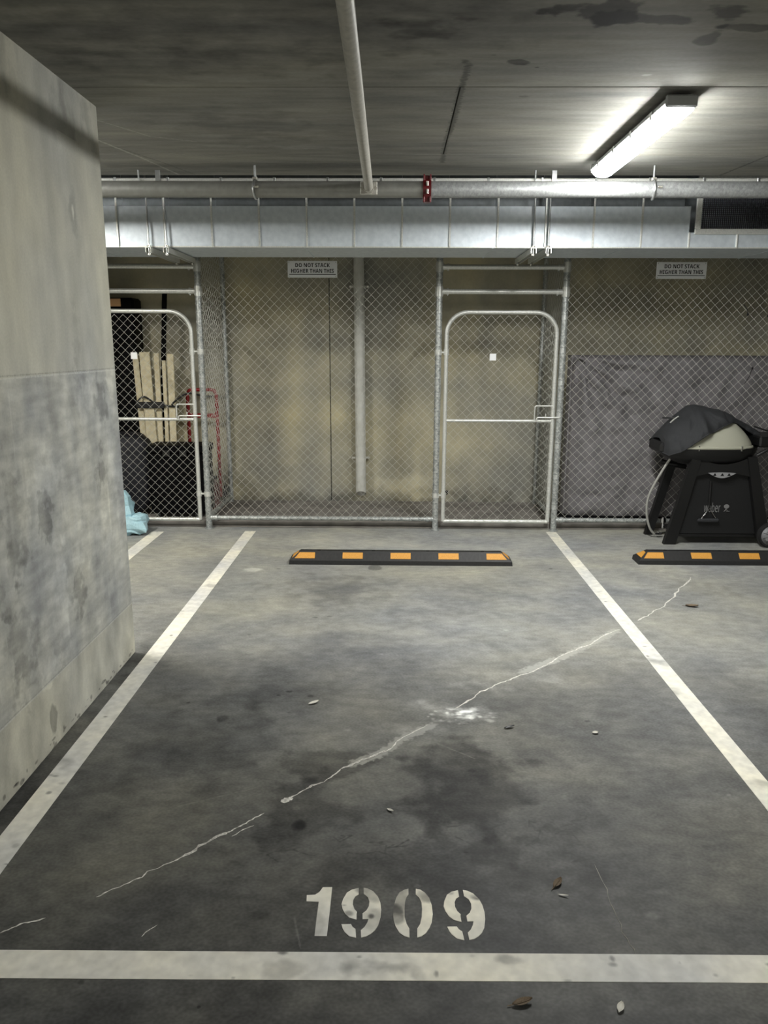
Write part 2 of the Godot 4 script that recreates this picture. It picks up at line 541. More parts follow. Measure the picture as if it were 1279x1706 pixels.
	for b in [[0.02, 1.80, 0.03, 0.05, -0.3], [0.01, 1.74, 0.02, 0.03, -0.3], [0.095, 1.81, 0.03, 0.025, -0.35], [0.165, 1.83, 0.025, 0.02, -0.35], [0.225, 1.815, 0.03, 0.02, -0.35], [-0.09, 1.84, 0.02, 0.02, -0.3], [-0.06, 1.82, 0.03, 0.02, -0.2], [-0.05, 1.72, 0.03, 0.03, -0.15], [-0.12, 1.75, 0.012, 0.01, -0.3], [-0.2, 1.72, 0.02, 0.05, -0.1], [-0.02, 1.57, 0.09, 0.03, -0.2], [0.28, 1.6, 0.06, 0.02, -0.2], [-0.25, 1.56, 0.08, 0.03, -0.12]]:
		T.blob((b[0] + 2.65) * pk, b[1] * pk, b[2] * pk, b[3] * pk, b[4], 0.6, 1.3)
	M.paint = mat(Color.WHITE, 0.7)
	M.paint.albedo_texture = T.picture(Color(0.91, 0.90, 0.855))
	M.crack = noisy(Color(0.62, 0.61, 0.58), Color(0.98, 0.97, 0.94), 0.9, 0.0, 0.05, 6.0, 3)
	M.concrete = noisy(Color(0.46, 0.45, 0.41), Color(0.64, 0.63, 0.58), 0.85, 0.0, 0.012, 0.5, 4)
	M.slab = noisy(Color(0.40, 0.385, 0.37), Color(0.58, 0.565, 0.54), 0.85, 0.0, 0.02, 0.8, 6)
	# metals
	M.galv = noisy(Color(0.48, 0.50, 0.50), Color(0.92, 0.93, 0.92), 0.42, 0.55, 0.07, 4.0, 7, true)
	M.pipe = noisy(Color(0.53, 0.53, 0.51), Color(0.62, 0.62, 0.60), 0.45, 0.5, 0.03, 2.0, 8)
	M.galv_pipe = noisy(Color(0.52, 0.53, 0.53), Color(0.72, 0.73, 0.73), 0.42, 0.5, 0.09, 4.0, 8, true)
	M.rail = noisy(Color(0.78, 0.79, 0.77), Color(0.90, 0.90, 0.88), 0.36, 0.4, 0.05, 5.0, 9)
	M.wire = mat(Color(0.84, 0.84, 0.81), 0.4, 0.35)
	M.upper = noisy(Color(0.40, 0.42, 0.43), Color(0.48, 0.50, 0.51), 0.5, 0.5, 0.03, 2.2, 10)  # duct metal darkened: the shade of the upper band put into its colour
	M.duct = noisy(Color(0.79, 0.825, 0.855), Color(0.87, 0.90, 0.925), 0.5, 0.5, 0.03, 2.2, 10)
	M.steel = mat(Color(0.72, 0.73, 0.73), 0.3, 0.9)
	M.chrome = mat(Color(0.9, 0.9, 0.9), 0.12, 1.0)
	M.red = mat(Color(0.33, 0.04, 0.06), 0.4)
	M.bolt = mat(Color(0.85, 0.84, 0.8), 0.25, 0.8)
	M.branch = noisy(Color(0.58, 0.57, 0.54), Color(0.72, 0.71, 0.67), 0.5, 0.15, 0.03, 3.0, 11)
	M.pvc = noisy(Color(0.80, 0.80, 0.77), Color(0.88, 0.88, 0.86), 0.4, 0.0, 0.02, 2.0, 12)
	M.dark = mat(Color(0.03, 0.03, 0.03), 0.9)
	M.white = mat(Color(0.95, 0.955, 0.96), 0.5)
	M.ink = mat(Color(0.04, 0.045, 0.06), 0.6)
	M.housing = mat(Color(0.62, 0.63, 0.63), 0.5)
	M.glow = mat(Color(0.95, 0.95, 0.95), 0.4)
	M.glow.emission_enabled = true
	M.glow.emission = Color(1.0, 1.0, 0.985)
	M.glow.emission_energy_multiplier = 125.0
	M.glow_soft = M.glow.duplicate()
	M.glow_soft.emission_energy_multiplier = 25.0
	# loose things
	M.rubber = noisy(Color(0.075, 0.075, 0.078), Color(0.14, 0.14, 0.14), 0.6, 0.0, 0.03, 5.0, 13)
	M.reflector = noisy(Color(0.66, 0.45, 0.16), Color(0.90, 0.67, 0.30), 0.65, 0.0, 0.05, 14.0, 14)
	M.cover = noisy(Color(0.135, 0.14, 0.15), Color(0.18, 0.185, 0.195), 0.85, 0.0, 0.04, 8.0, 15)
	M.lid = mat(Color(0.73, 0.73, 0.665), 0.3, 0.3)
	M.black = mat(Color(0.045, 0.045, 0.048), 0.5)
	M.blackcloth = noisy(Color(0.04, 0.043, 0.048), Color(0.06, 0.064, 0.07), 0.7, 0.0, 0.05, 8.0, 16)
	M.knob = mat(Color(0.62, 0.62, 0.63), 0.4, 0.3)
	M.hose = mat(Color(0.62, 0.62, 0.60), 0.45)
	M.print = mat(Color(0.46, 0.46, 0.46), 0.6)
	M.mattress = noisy(Color(0.38, 0.375, 0.38), Color(0.48, 0.465, 0.475), 0.8, 0.0, 0.015, 2.0, 17)
	M.timber = noisy(Color(0.78, 0.73, 0.60), Color(0.89, 0.85, 0.73), 0.7, 0.0, 0.02, 3.0, 18)
	M.trolley = mat(Color(0.55, 0.05, 0.07), 0.4)
	M.navy = noisy(Color(0.02, 0.024, 0.05), Color(0.045, 0.05, 0.11), 0.7, 0.0, 0.03, 5.0, 19)
	M.trunk = mat(Color(0.02, 0.02, 0.026), 0.6)
	M.trunk.metallic_specular = 0.2
	M.tarp = noisy(Color(0.60, 0.75, 0.80), Color(0.74, 0.87, 0.91), 0.35, 0.0, 0.05, 6.0, 20)
	M.label = mat(Color(0.80, 0.62, 0.44), 0.6)
	M.leaf = noisy(Color(0.30, 0.25, 0.19), Color(0.50, 0.44, 0.36), 0.8, 0.0, 0.05, 20.0, 21)
	M.chip = mat(Color(0.80, 0.79, 0.75), 0.7)


# ---------------------------------------------------------------- setting
func floor_g() -> G:
	var g := G.new()
	g.uo = Vector2(-2.4, 1.3)
	g.us = Vector2.ONE / 5.8
	return g


func paint_g() -> G:
	var g := G.new()
	g.uo = Vector2(-2.65, 0)
	g.us = Vector2.ONE / 6.1
	return g


func ribbon(g: G, p: Array, wide: float, s: int) -> void:   # a flat crooked seam on the floor; p: x, d, x, d
	var rng := RandomNumberGenerator.new()
	rng.seed = s
	var pts := []
	for k in range(0, p.size(), 2):
		var a := Vector2(p[k], p[k + 1])
		if pts.size():
			var b: Vector2 = pts[-1]
			var o := (a - b).orthogonal()
			pts.append(b.lerp(a, 0.33) + o * rng.randf_range(-0.05, 0.05))
			pts.append(b.lerp(a, 0.67) + o * rng.randf_range(-0.09, 0.09))
		pts.append(a)
	var l := []
	var r := []
	for k in pts.size():
		var t: Vector2 = (pts[mini(k + 1, pts.size() - 1)] - pts[maxi(k - 1, 0)]).normalized().orthogonal()
		var q := wide * rng.randf_range(0.35, 1.25) * (0.35 if k == 0 or k == pts.size() - 1 else 1.0)
		l.append(pts[k] + t * q / 2)
		r.append(pts[k] - t * q / 2)
	for k in pts.size() - 1:
		g.quad(P(l[k].x, 0.0012, l[k].y), P(r[k].x, 0.0012, r[k].y), P(r[k + 1].x, 0.0012, r[k + 1].y), P(l[k + 1].x, 0.0012, l[k + 1].y), Vector3.UP)


func build_setting() -> void:
	var fl := thing("floor", "grey stained concrete parking floor", "floor", Vector3.ZERO, "", "structure")
	var g := floor_g()
	g.bx(-7, 7, -0.2, 0, -7, 7.2)
	part("slab", g, M.floor, fl)
	# painted lines
	for b in [[-1.219, -1.131, 0.0, 5.972, "pale bay line along the foot of the wall"], [1.236, 1.318, 0.0, 6.014, "pale bay line on the right of the bay"], [-1.97, -1.872, 0.0, 5.93, "short pale bay line seen past the wall end"]]:
		g = paint_g()
		g.bx(b[0], b[1], 0.0, 0.0015, b[2], b[3])
		part("bay_line", g, M.paint, fl, b[4])
	g = paint_g()
	g.hexa([P(-2.6, 0, 1.505), P(3.4, 0, 1.573), P(3.4, 0, 1.655), P(-2.6, 0, 1.592)], [P(-2.6, 0.0016, 1.505), P(3.4, 0.0016, 1.573), P(3.4, 0.0016, 1.655), P(-2.6, 0.0016, 1.592)])
	part("bay_line", g, M.paint, fl, "wide pale line across the front of the bay")
	var digits := [
		[[-0.195, 1.850, -0.169, 1.851, -0.168, 1.762, -0.168, 1.671, -0.200, 1.671, -0.201, 1.729, -0.201, 1.794, -0.235, 1.795, -0.237, 1.818, -0.214, 1.820, -0.203, 1.831]],
		[[-0.094, 1.849, -0.113, 1.842, -0.126, 1.830, -0.135, 1.805, -0.138, 1.786, -0.134, 1.768, -0.126, 1.750, -0.114, 1.737, -0.094, 1.730, -0.095, 1.751, -0.094, 1.757, -0.102, 1.768, -0.107, 1.784, -0.107, 1.802, -0.102, 1.816, -0.093, 1.824],
		[-0.080, 1.850, -0.068, 1.847, -0.053, 1.837, -0.039, 1.816, -0.032, 1.794, -0.029, 1.767, -0.030, 1.741, -0.036, 1.710, -0.044, 1.693, -0.054, 1.681, -0.066, 1.672, -0.079, 1.668, -0.081, 1.692, -0.072, 1.703, -0.065, 1.719, -0.062, 1.733, -0.078, 1.732, -0.079, 1.752, -0.069, 1.763, -0.063, 1.779, -0.062, 1.797, -0.067, 1.814, -0.079, 1.827],
		[-0.133, 1.712, -0.108, 1.713, -0.103, 1.703, -0.095, 1.696, -0.092, 1.667, -0.110, 1.672, -0.123, 1.686, -0.129, 1.698]],
		[[0.046, 1.849, 0.035, 1.845, 0.021, 1.834, 0.012, 1.814, 0.006, 1.786, 0.003, 1.753, 0.005, 1.727, 0.010, 1.708, 0.020, 1.686, 0.033, 1.675, 0.046, 1.670, 0.046, 1.700, 0.039, 1.717, 0.034, 1.742, 0.034, 1.772, 0.036, 1.799, 0.040, 1.816, 0.046, 1.827],
		[0.067, 1.849, 0.079, 1.846, 0.092, 1.834, 0.103, 1.814, 0.109, 1.785, 0.110, 1.753, 0.106, 1.724, 0.099, 1.704, 0.089, 1.686, 0.077, 1.675, 0.066, 1.671, 0.067, 1.701, 0.075, 1.717, 0.080, 1.743, 0.082, 1.773, 0.081, 1.797, 0.075, 1.815, 0.066, 1.827]],
	]
	var all := [digits[0], digits[1], digits[2], digits[1]]
	var num := Node3D.new()
	num.name = "bay_number"
	num.set_meta("label", "stencilled bay number 1909 in pale paint")
	fl.add_child(num)
	for k in 4:
		g = paint_g()
		for p in all[k]:
			var poly := PackedVector2Array()
			for q in range(0, p.size(), 2):
				poly.append(Vector2(p[q] + (0.279 if k == 3 else 0.0), -p[q + 1] + (0.003 if k == 3 else 0.0)))
			g.prism(poly, Transform3D(Basis(Vector3.RIGHT, Vector3(0, 0, 1), Vector3.DOWN), Vector3(0, 0.0016, 0)), 0.0014)
		part("digit", g, M.paint, num)
	# the white crack that wanders across the bay
	var cracks := [
		[1.954, 4.808, 1.878, 4.678, 1.770, 4.518, 1.673, 4.368, 1.588, 4.238, 1.470, 4.113, 1.410, 4.054, 1.355, 3.995],
		[1.224, 3.865, 1.158, 3.812, 1.082, 3.742, 1.013, 3.652, 0.957, 3.611, 0.882, 3.548, 0.808, 3.480, 0.760, 3.414, 0.714, 3.371, 0.629, 3.289, 0.573, 3.255, 0.534, 3.216, 0.489, 3.189, 0.442, 3.139, 0.384, 3.096, 0.352, 3.037, 0.308, 2.986, 0.258, 2.930],
		[0.138, 2.789, 0.084, 2.735, 0.041, 2.692, 0.012, 2.654, -0.006, 2.605, -0.033, 2.583, -0.088, 2.536, -0.120, 2.518, -0.152, 2.485, -0.187, 2.460, -0.212, 2.417, -0.240, 2.375, -0.279, 2.349, -0.302, 2.326, -0.325, 2.298, -0.356, 2.269, -0.370, 2.259],
		[-0.419, 2.191, -0.445, 2.168, -0.468, 2.136, -0.492, 2.114, -0.515, 2.090, -0.540, 2.074, -0.569, 2.039, -0.589, 2.024, -0.603, 1.993, -0.625, 1.974, -0.646, 1.952, -0.681, 1.922, -0.711, 1.906, -0.717, 1.881, -0.739, 1.868, -0.767, 1.840, -0.794, 1.823, -0.819, 1.799],
		[-0.923, 1.719, -0.943, 1.708, -0.972, 1.701, -0.995, 1.683, -1.017, 1.664], [-0.646, 1.659, -0.638, 1.678, -0.618, 1.701], [0.597, 1.964, 0.600, 1.907, 0.601, 1.834, 0.603, 1.749, 0.609, 1.676, 0.614, 1.627],
	]
	var wide := [0.011, 0.0085, 0.0052, 0.0052, 0.005, 0.004, 0.0016]
	for k in 7:
		g = G.new()
		ribbon(g, cracks[k], wide[k], 60 + k)
		if k == 2 or k == 3:
			ribbon(g, cracks[k].slice(8, 20), wide[k] * 2.2, 90 + k)
		if k == 2:   # a fork and a loose chip where the crack breaks off
			ribbon(g, [-0.302, 2.326, -0.285, 2.352, -0.252, 2.366], 0.004, 97)
			ribbon(g, [-0.372, 2.252, -0.356, 2.266, -0.338, 2.278], 0.024, 98)
		if k == 3:
			ribbon(g, [-0.50, 2.07, -0.47, 2.105, -0.44, 2.125], 0.004, 99)
		part("crack", g, M.crack if k < 6 else M.concrete, fl)
	# raised slab inside the cages
	var ps := thing("trim_1", "low raised concrete plinth under the storage cages", "plinth", Vector3.ZERO, "", "structure")
	g = G.new()
	g.bx(-7, 7, 0, 0.048, 6.13, 7.0, 0.004)
	part("plinth", g, M.slab, ps)
	g = G.new()
	g.bx(-7, 7, 0.0, 0.012, 6.105, 6.13, 0.003)
	part("edge_strip", g, M.slab, ps)

	# ceiling: formed slab in bays, ending in an open slot before the duct
	var ce := thing("ceiling", "dark stained concrete soffit with formwork joints", "ceiling", Vector3.ZERO, "", "structure")
	for b in [[-7.0, 7.0, -7.0, 3.232], [-7.0, 0.2405, 3.238, 4.303], [0.2455, 7.0, 3.238, 4.303], [-7.0, 7.0, 4.308, 4.82]]:
		g = G.new()
		g.uo = Vector2(-2, 1)
		g.us = Vector2(1 / 5.0, 1 / 4.0)
		g.bx(b[0], b[1], CEIL, CEIL + 0.05, b[2], b[3], 0.002)
		part("soffit_panel", g, M.soffit, ce)
	g = G.new()
	g.bx(-7, 7, CEIL + 0.05, CEIL + 0.7, -7, 4.81)
	g.bx(-7, 7, CEIL + 0.5, CEIL + 0.7, 4.81, 7.2)
	part("upper_slab", g, M.concrete, ce)
	# walls
	var wl := thing("wall_left", "mottled grey concrete blade wall at the left", "wall", Vector3.ZERO, "", "structure")
	g = G.new()
	g.um = 1
	g.uo = Vector2(1.2, CEIL)
	g.us = Vector2(1 / 2.4, -1 / CEIL)
	g.bx(-1.50, -1.277, 0, CEIL + 0.02, 0.3, 3.49, 0.008)
	part("blade", g, M.blade, wl)
	var wb := thing("wall_back", "olive grey concrete wall behind the storage cages", "wall", Vector3.ZERO, "", "structure")
	for b in [[-7.0, -0.600], [-0.592, 7.0]]:
		g = G.new()
		g.um = 2
		g.uo = Vector2(-2.6, 3.0)
		g.us = Vector2(1 / 6.0, -1 / 3.0)
		g.bx(b[0], b[1], 0, 3.0, 6.98, 7.2, 0.003)
		part("wall_panel", g, M.back, wb)
	g = G.new()
	var ring := []
	g.tube([P(0.48, 0.135, 7.0), P(0.48, 0.135, 6.979)], 0.022, 16)
	part("weep_hole", g, M.dark, wb, "small dark round hole low in the wall")
	for b in [["wall_right", 6.8, 7.0, -7.0, 7.2], ["wall_far_left", -7.0, -6.8, -7.0, 7.2], ["wall_front", -7.0, 7.0, -7.0, -6.8]]:
		var w := thing(b[0], "plain concrete car park wall", "wall", Vector3.ZERO, "", "structure")
		g = G.new()
		g.bx(b[1], b[2], 0, CEIL + 0.7, b[3], b[4])
		part("wall_panel", g, M.concrete, w)


# ---------------------------------------------------------------- services under the ceiling
func batten(x: float, d: float, label: String, energy: float, warm: Color) -> void:
	var o := thing("batten_light", label, "light", P(x, CEIL, d), "batten lights under the ceiling")
	var L := 0.585
	var g := G.new()
	var prof := PackedVector2Array([Vector2(-0.045, 0), Vector2(0.045, 0), Vector2(0.06, -0.018), Vector2(0.064, -0.034), Vector2(-0.064, -0.034), Vector2(-0.06, -0.018)])
	g.prism(prof, Transform3D(Basis(), P(x, CEIL - 0.012, d + L)), 2 * L)
	part("housing", g, M.housing, o)
	g = G.new()
	for q in [-0.4, 0.4]:
		g = G.new()
		g.bx(x - 0.03, x + 0.03, CEIL - 0.014, CEIL, d + q - 0.02, d + q + 0.02)
		part("mounting_bracket", g, M.steel, o)
	g = G.new()
	prof = PackedVector2Array()
	for k in 13:
		var a := PI * k / 12.0
		prof.append(Vector2(0.058 * cos(a) * (1.0 if absf(cos(a)) > 0.99 else 0.98), -0.046 - 0.042 * pow(sin(a), 0.7)))
	g.prism(prof, Transform3D(Basis(), P(x, CEIL, d + L - 0.012)), 2 * L - 0.024)
	part("diffuser_lamp", g, M.glow if d > 0 else M.glow_soft, o)
	for e in [-1, 1]:
		g = G.new()
		g.bx(x - 0.063, x + 0.063, CEIL - 0.06, CEIL - 0.014, d + e * (L + 0.003) - 0.008, d + e * (L + 0.003) + 0.008, 0.006)
		part("end_cap", g, M.housing, o)
	for k in 4:
		for e in [-1, 1]:
			g = G.new()
			var z := d - 0.42 + 0.28 * k
			g.bx(x + e * 0.064 - 0.004, x + e * 0.064 + 0.004, CEIL - 0.062, CEIL - 0.03, z - 0.012, z + 0.012, 0.002)
			part("clip", g, M.steel, o)
	var l := AreaLight3D.new()
	l.name = "lamp_light"
	l.area_size = Vector2(0.10, 1.12)
	l.light_energy = energy
	l.light_color = warm
	l.area_range = 30.0
	l.area_attenuation = 2.0
	l.shadow_enabled = true
	l.rotation = Vector3(-PI / 2, 0, 0)
	l.position = Vector3(0, -0.092, 0)
	o.add_child(l)


func build_services() -> void:
	# sprinkler branch
	var a := P(-0.09, 2.362, -3.0)
	var b := P(-0.157, 2.346, 4.53)
	var o := thing("sprinkler_branch_pipe", "slim grey steel pipe running overhead towards the red coupling pipe", "pipe", b)
	var g := G.new()
	g.tube([a, b], 0.0245, 20)
	part("pipe", g, M.branch, o)
	g = G.new()
	g.tube([b + Vector3(0, 0, 0.05), b], 0.029, 20)
	part("socket", g, M.branch, o)
	for e in [-1, 1]:
		g = G.new()
		g.tube([P(b.x + e * 0.037, 2.345, 4.52), P(b.x + e * 0.037, 2.345, 4.50)], 0.009, 6)
		part("bolt", g, M.bolt, o)
	g = G.new()
	g.bx(b.x - 0.048, b.x + 0.048, 2.31, 2.38, 4.507, 4.516, 0.004)
	part("saddle_clamp", g, M.branch, o)
	# main, in two lengths either side of the coupling
	o = thing("fire_main_pipe", "fat galvanised pipe along the front of the air duct", "pipe", P(0.169, 2.347, 4.56))
	for e in [[-6.79, 0.165], [0.173, 6.79]]:
		g = G.new()
		g.tube([P(e[0], 2.347, 4.56), P(e[1], 2.347, 4.56)], 0.044, 28)
		part("pipe", g, M.pipe if e[0] < 0 else M.galv_pipe, o)
	g = G.new()
	g.tube([P(0.146, 2.347, 4.56), P(0.15, 2.347, 4.56), P(0.155, 2.347, 4.56), P(0.183, 2.347, 4.56), P(0.188, 2.347, 4.56), P(0.192, 2.347, 4.56)], [0.047, 0.056, 0.058, 0.058, 0.056, 0.047], 24)
	var cp := part("coupling", g, M.red, o, "dark red bolted pipe coupling")
	for e in [-1, 1]:
		g = G.new()
		g.bx(0.15, 0.188, 2.347 + e * 0.056 - 0.014, 2.347 + e * 0.056 + 0.014, 4.53, 4.59, 0.005)
		g.bx(0.146, 0.156, 2.347 + e * 0.058 - 0.016, 2.347 + e * 0.058 + 0.016, 4.515, 4.54, 0.003)
		g.bx(0.182, 0.192, 2.347 + e * 0.058 - 0.016, 2.347 + e * 0.058 + 0.016, 4.515, 4.54, 0.003)
		part("lug", g, M.red, cp)
		g = G.new()
		g.tube([P(0.169, 2.347 + e * 0.02 - 0.012, 4.503), P(0.169, 2.347 + e * 0.02 + 0.012, 4.503)], 0.008, 6)
		part("bolt", g, M.bolt, cp)
	# hangers for the main
	for e in [[-0.80, "steel hanger rod and ring on the fat pipe left of the overhead pipe"], [1.437, "steel hanger rod and ring on the fat pipe just right of the lit batten"]]:
		o = thing("pipe_hanger", e[1], "hanger", P(e[0], CEIL, 4.56), "ring hangers on the fat pipe")
		g = G.new()
		g.tube([P(e[0], CEIL, 4.56), P(e[0], 2.40, 4.56)], 0.0065, 10)
		part("rod", g, M.steel, o)
		g = G.new()
		var pts := []
		for k in 25:
			var an := TAU * k / 24.0 + PI / 2
			pts.append(P(e[0] + 0.004 * cos(an), 2.347 + 0.049 * sin(an), 4.56 + 0.049 * cos(an)))
		g.tube(pts, 0.007, 8, false)
		part("ring", g, M.steel, o)
		g = G.new()
		g.tube([P(e[0] + 0.006, 2.35, 4.495), P(e[0] + 0.03, 2.35, 4.495)], 0.006, 6)
		part("clamp_bolt", g, M.bolt, o)
		g = G.new()
		g.bx(e[0] - 0.014, e[0] + 0.014, 2.392, 2.412, 4.548, 4.572, 0.003)
		part("clamp_nut", g, M.bolt, o)
	# conduit in the slot above the main
	o = thing("conduit", "thin silver conduit above and behind the fat pipe", "conduit", P(-0.2, 2.424, 4.70))
	g = G.new()
	g.tube([P(-6.79, 2.424, 4.70), P(6.79, 2.424, 4.70)], 0.011, 14)
	part("tube", g, M.rail, o)
	for k in 22:
		g = G.new()
		g.bx(-3.2 + 0.31 * k, -3.184 + 0.31 * k, 2.410, 2.438, 4.686, 4.714, 0.003)
		part("saddle", g, M.steel, o)
	# air duct, sheet by sheet
	var D := 5.15
	o = thing("air_duct", "long galvanised sheet metal air duct under the ceiling", "duct", P(0, 2.105, D))
	var gx := [1.871, 3.40]     # the opening behind the grille
	g = G.new()
	g.bx(-6.79, 6.79, 2.105, 2.107, D, D + 0.58)
	part("bottom_sheet", g, M.duct, o)
	g = G.new()
	g.bx(-6.79, 6.79, 2.108, 2.6, D + 0.578, D + 0.58)
	g.bx(-6.79, 6.79, 2.6, 2.602, D + 0.118, D + 0.58)
	part("back_sheet", g, M.duct, o)
	for k in range(-12, 22):
		var x0 := 0.0345 + 0.3065 * k
		var x1 := x0 + 0.3065
		var y1 := 2.2 if x0 > 1.8 and x1 < 3.45 else 2.357
		g = G.new()
		# each sheet is broken very slightly across its middle
		var c := P((x0 + x1) / 2, 2.23, D - 0.002)
		if y1 < 2.3:
			g.bx(x0 + 0.001, x1 - 0.001, 2.107, y1, D, D + 0.002)
		else:
			var q := [P(x0 + 0.001, 2.107, D), P(x1 - 0.001, 2.107, D), P(x1 - 0.001, y1, D), P(x0 + 0.001, y1, D)]
			for e in 4:
				g.tri(q[e], q[(e + 1) % 4], c, Vector3(0, 0, 1))
			g.bx(x0 + 0.001, x1 - 0.001, 2.107, y1, D + 0.0005, D + 0.002)
		part("duct_sheet", g, M.duct, o)
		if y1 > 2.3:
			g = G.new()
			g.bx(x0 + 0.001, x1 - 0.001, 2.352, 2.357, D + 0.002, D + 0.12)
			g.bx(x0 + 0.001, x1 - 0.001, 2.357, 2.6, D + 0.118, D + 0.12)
			part("shaded_upper_sheet", g, M.upper, o)  # setback strip added for the dark band, shade painted into its colour
		g = G.new()
		g.bx(x0 - 0.006, x0 + 0.006, 2.107, y1 if y1 < 2.3 else 2.46, D - 0.012, D + 0.001, 0.003)
		part("seam", g, M.rail, o)
	g = G.new()
	g.bx(-6.79, 6.79, 2.1035, 2.1115, D - 0.003, D + 0.003, 0.001)
	part("lower_edge", g, M.rail, o)
	for e in [-2.0, -0.6, 0.62, 1.46, 2.45]:
		g = G.new()
		g.bx(e, e + 0.008, 2.1015, 2.1055, D + 0.003, D + 0.58)
		part("bottom_seam", g, M.duct, o)
	# grille
	o = thing("vent_grille", "metal framed vent grille with dark mesh on the air duct", "grille", P(1.9, 2.188, D))
	g = G.new()
	g.bx(1.903, 3.38, 2.188, 2.222, D - 0.018, D, 0.004)
	g.bx(1.903, 3.38, 2.52, 2.554, D - 0.018, D, 0.004)
	g.bx(1.903, 1.94, 2.222, 2.52, D - 0.018, D, 0.004)
	g.bx(3.343, 3.38, 2.222, 2.52, D - 0.018, D, 0.004)
	part("frame", g, M.rail, o)
	g = G.new()
	for k in 112:
		var x := 1.94 + 0.0125 * k
		g.bx(x, x + 0.0022, 2.222, 2.52, D - 0.008, D + 0.006)
	for k in 25:
		var y := 2.222 + 0.0122 * k
		g.bx(1.94, 3.343, y, y + 0.0018, D - 0.006, D + 0.006)
	part("grille_mesh", g, mat(Color(0.30, 0.30, 0.33), 0.45, 0.5), o, "", "stuff")
	# trapeze hangers that carry the duct
	for e in [[-1.60, "leftmost trapeze hanger under the duct, nearest the blade wall"], [-1.485, "trapeze hanger under the duct over the left fence post"], [0.877, "trapeze hanger under the duct, left one of the pair over the gate"], [0.972, "trapeze hanger under the duct, right one of the pair over the gate"]]:
		o = thing("duct_hanger", e[1], "hanger", P(e[0], 2.09, D), "trapeze hangers carrying the duct")
		g = G.new()
		g.bx(e[0] - 0.018, e[0] - 0.014, 2.066, 2.1, D - 0.05, D + 0.62)
		g.bx(e[0] + 0.014, e[0] + 0.018, 2.066, 2.1, D - 0.05, D + 0.62)
		g.bx(e[0] - 0.014, e[0] + 0.014, 2.096, 2.1, D - 0.05, D + 0.62)
		part("strut_channel", g, M.rail, o)
		for d in [D - 0.03, D + 0.60]:
			g = G.new()
			g.tube([P(e[0], 2.05, d), P(e[0], 2.97, d)], 0.006, 10)
			part("rod", g, M.steel, o)
			for y in [2.102, 2.052]:
				g = G.new()
				g.tube([P(e[0], y, d), P(e[0], y + 0.012, d)], 0.012, 6)
				part("nut", g, M.bolt, o)
	for e in [[-1.388, "small steel bracket on the conduit near the blade wall"], [0.906, "small steel bracket on the conduit left of the lit batten"]]:
		o = thing("conduit_bracket", e[1], "bracket", P(e[0], CEIL, 4.70))
		g = G.new()
		g.bx(e[0] - 0.014, e[0] + 0.014, 2.405, CEIL, 4.682, 4.687, 0.001)
		g.bx(e[0] - 0.014, e[0] + 0.014, 2.405, 2.409, 4.687, 4.72, 0.001)
		part("angle", g, M.steel, o)
		g = G.new()
		g.tube([P(e[0] - 0.11, 2.40, 4.68), P(e[0] - 0.11, CEIL, 4.68)], 0.005, 8)
		part("rod", g, M.steel, o)


# ---------------------------------------------------------------- cages
func link(x0: float, x1: float, y0: float, top: Callable, put: Callable) -> G:   # chain link: one zigzag wire per column, each hooked into the next
	var g := G.new()
	var p := 0.034
	var cols := int((x1 - x0) / p)
	for k in cols:
		var yt: float = top.call(x0 + p * (k + 0.5))
		var m := int((yt - y0) / p)
		if m < 2:
			continue
		var pts := []
		for j in m + 1:
			var q := (j + k) % 2
			pts.append(put.call(x0 + p * (k + q), y0 + p * j, 0.0016 if (j + k) % 2 else -0.0016))
		g.tube(pts, 0.0015, 4, false)
	return g


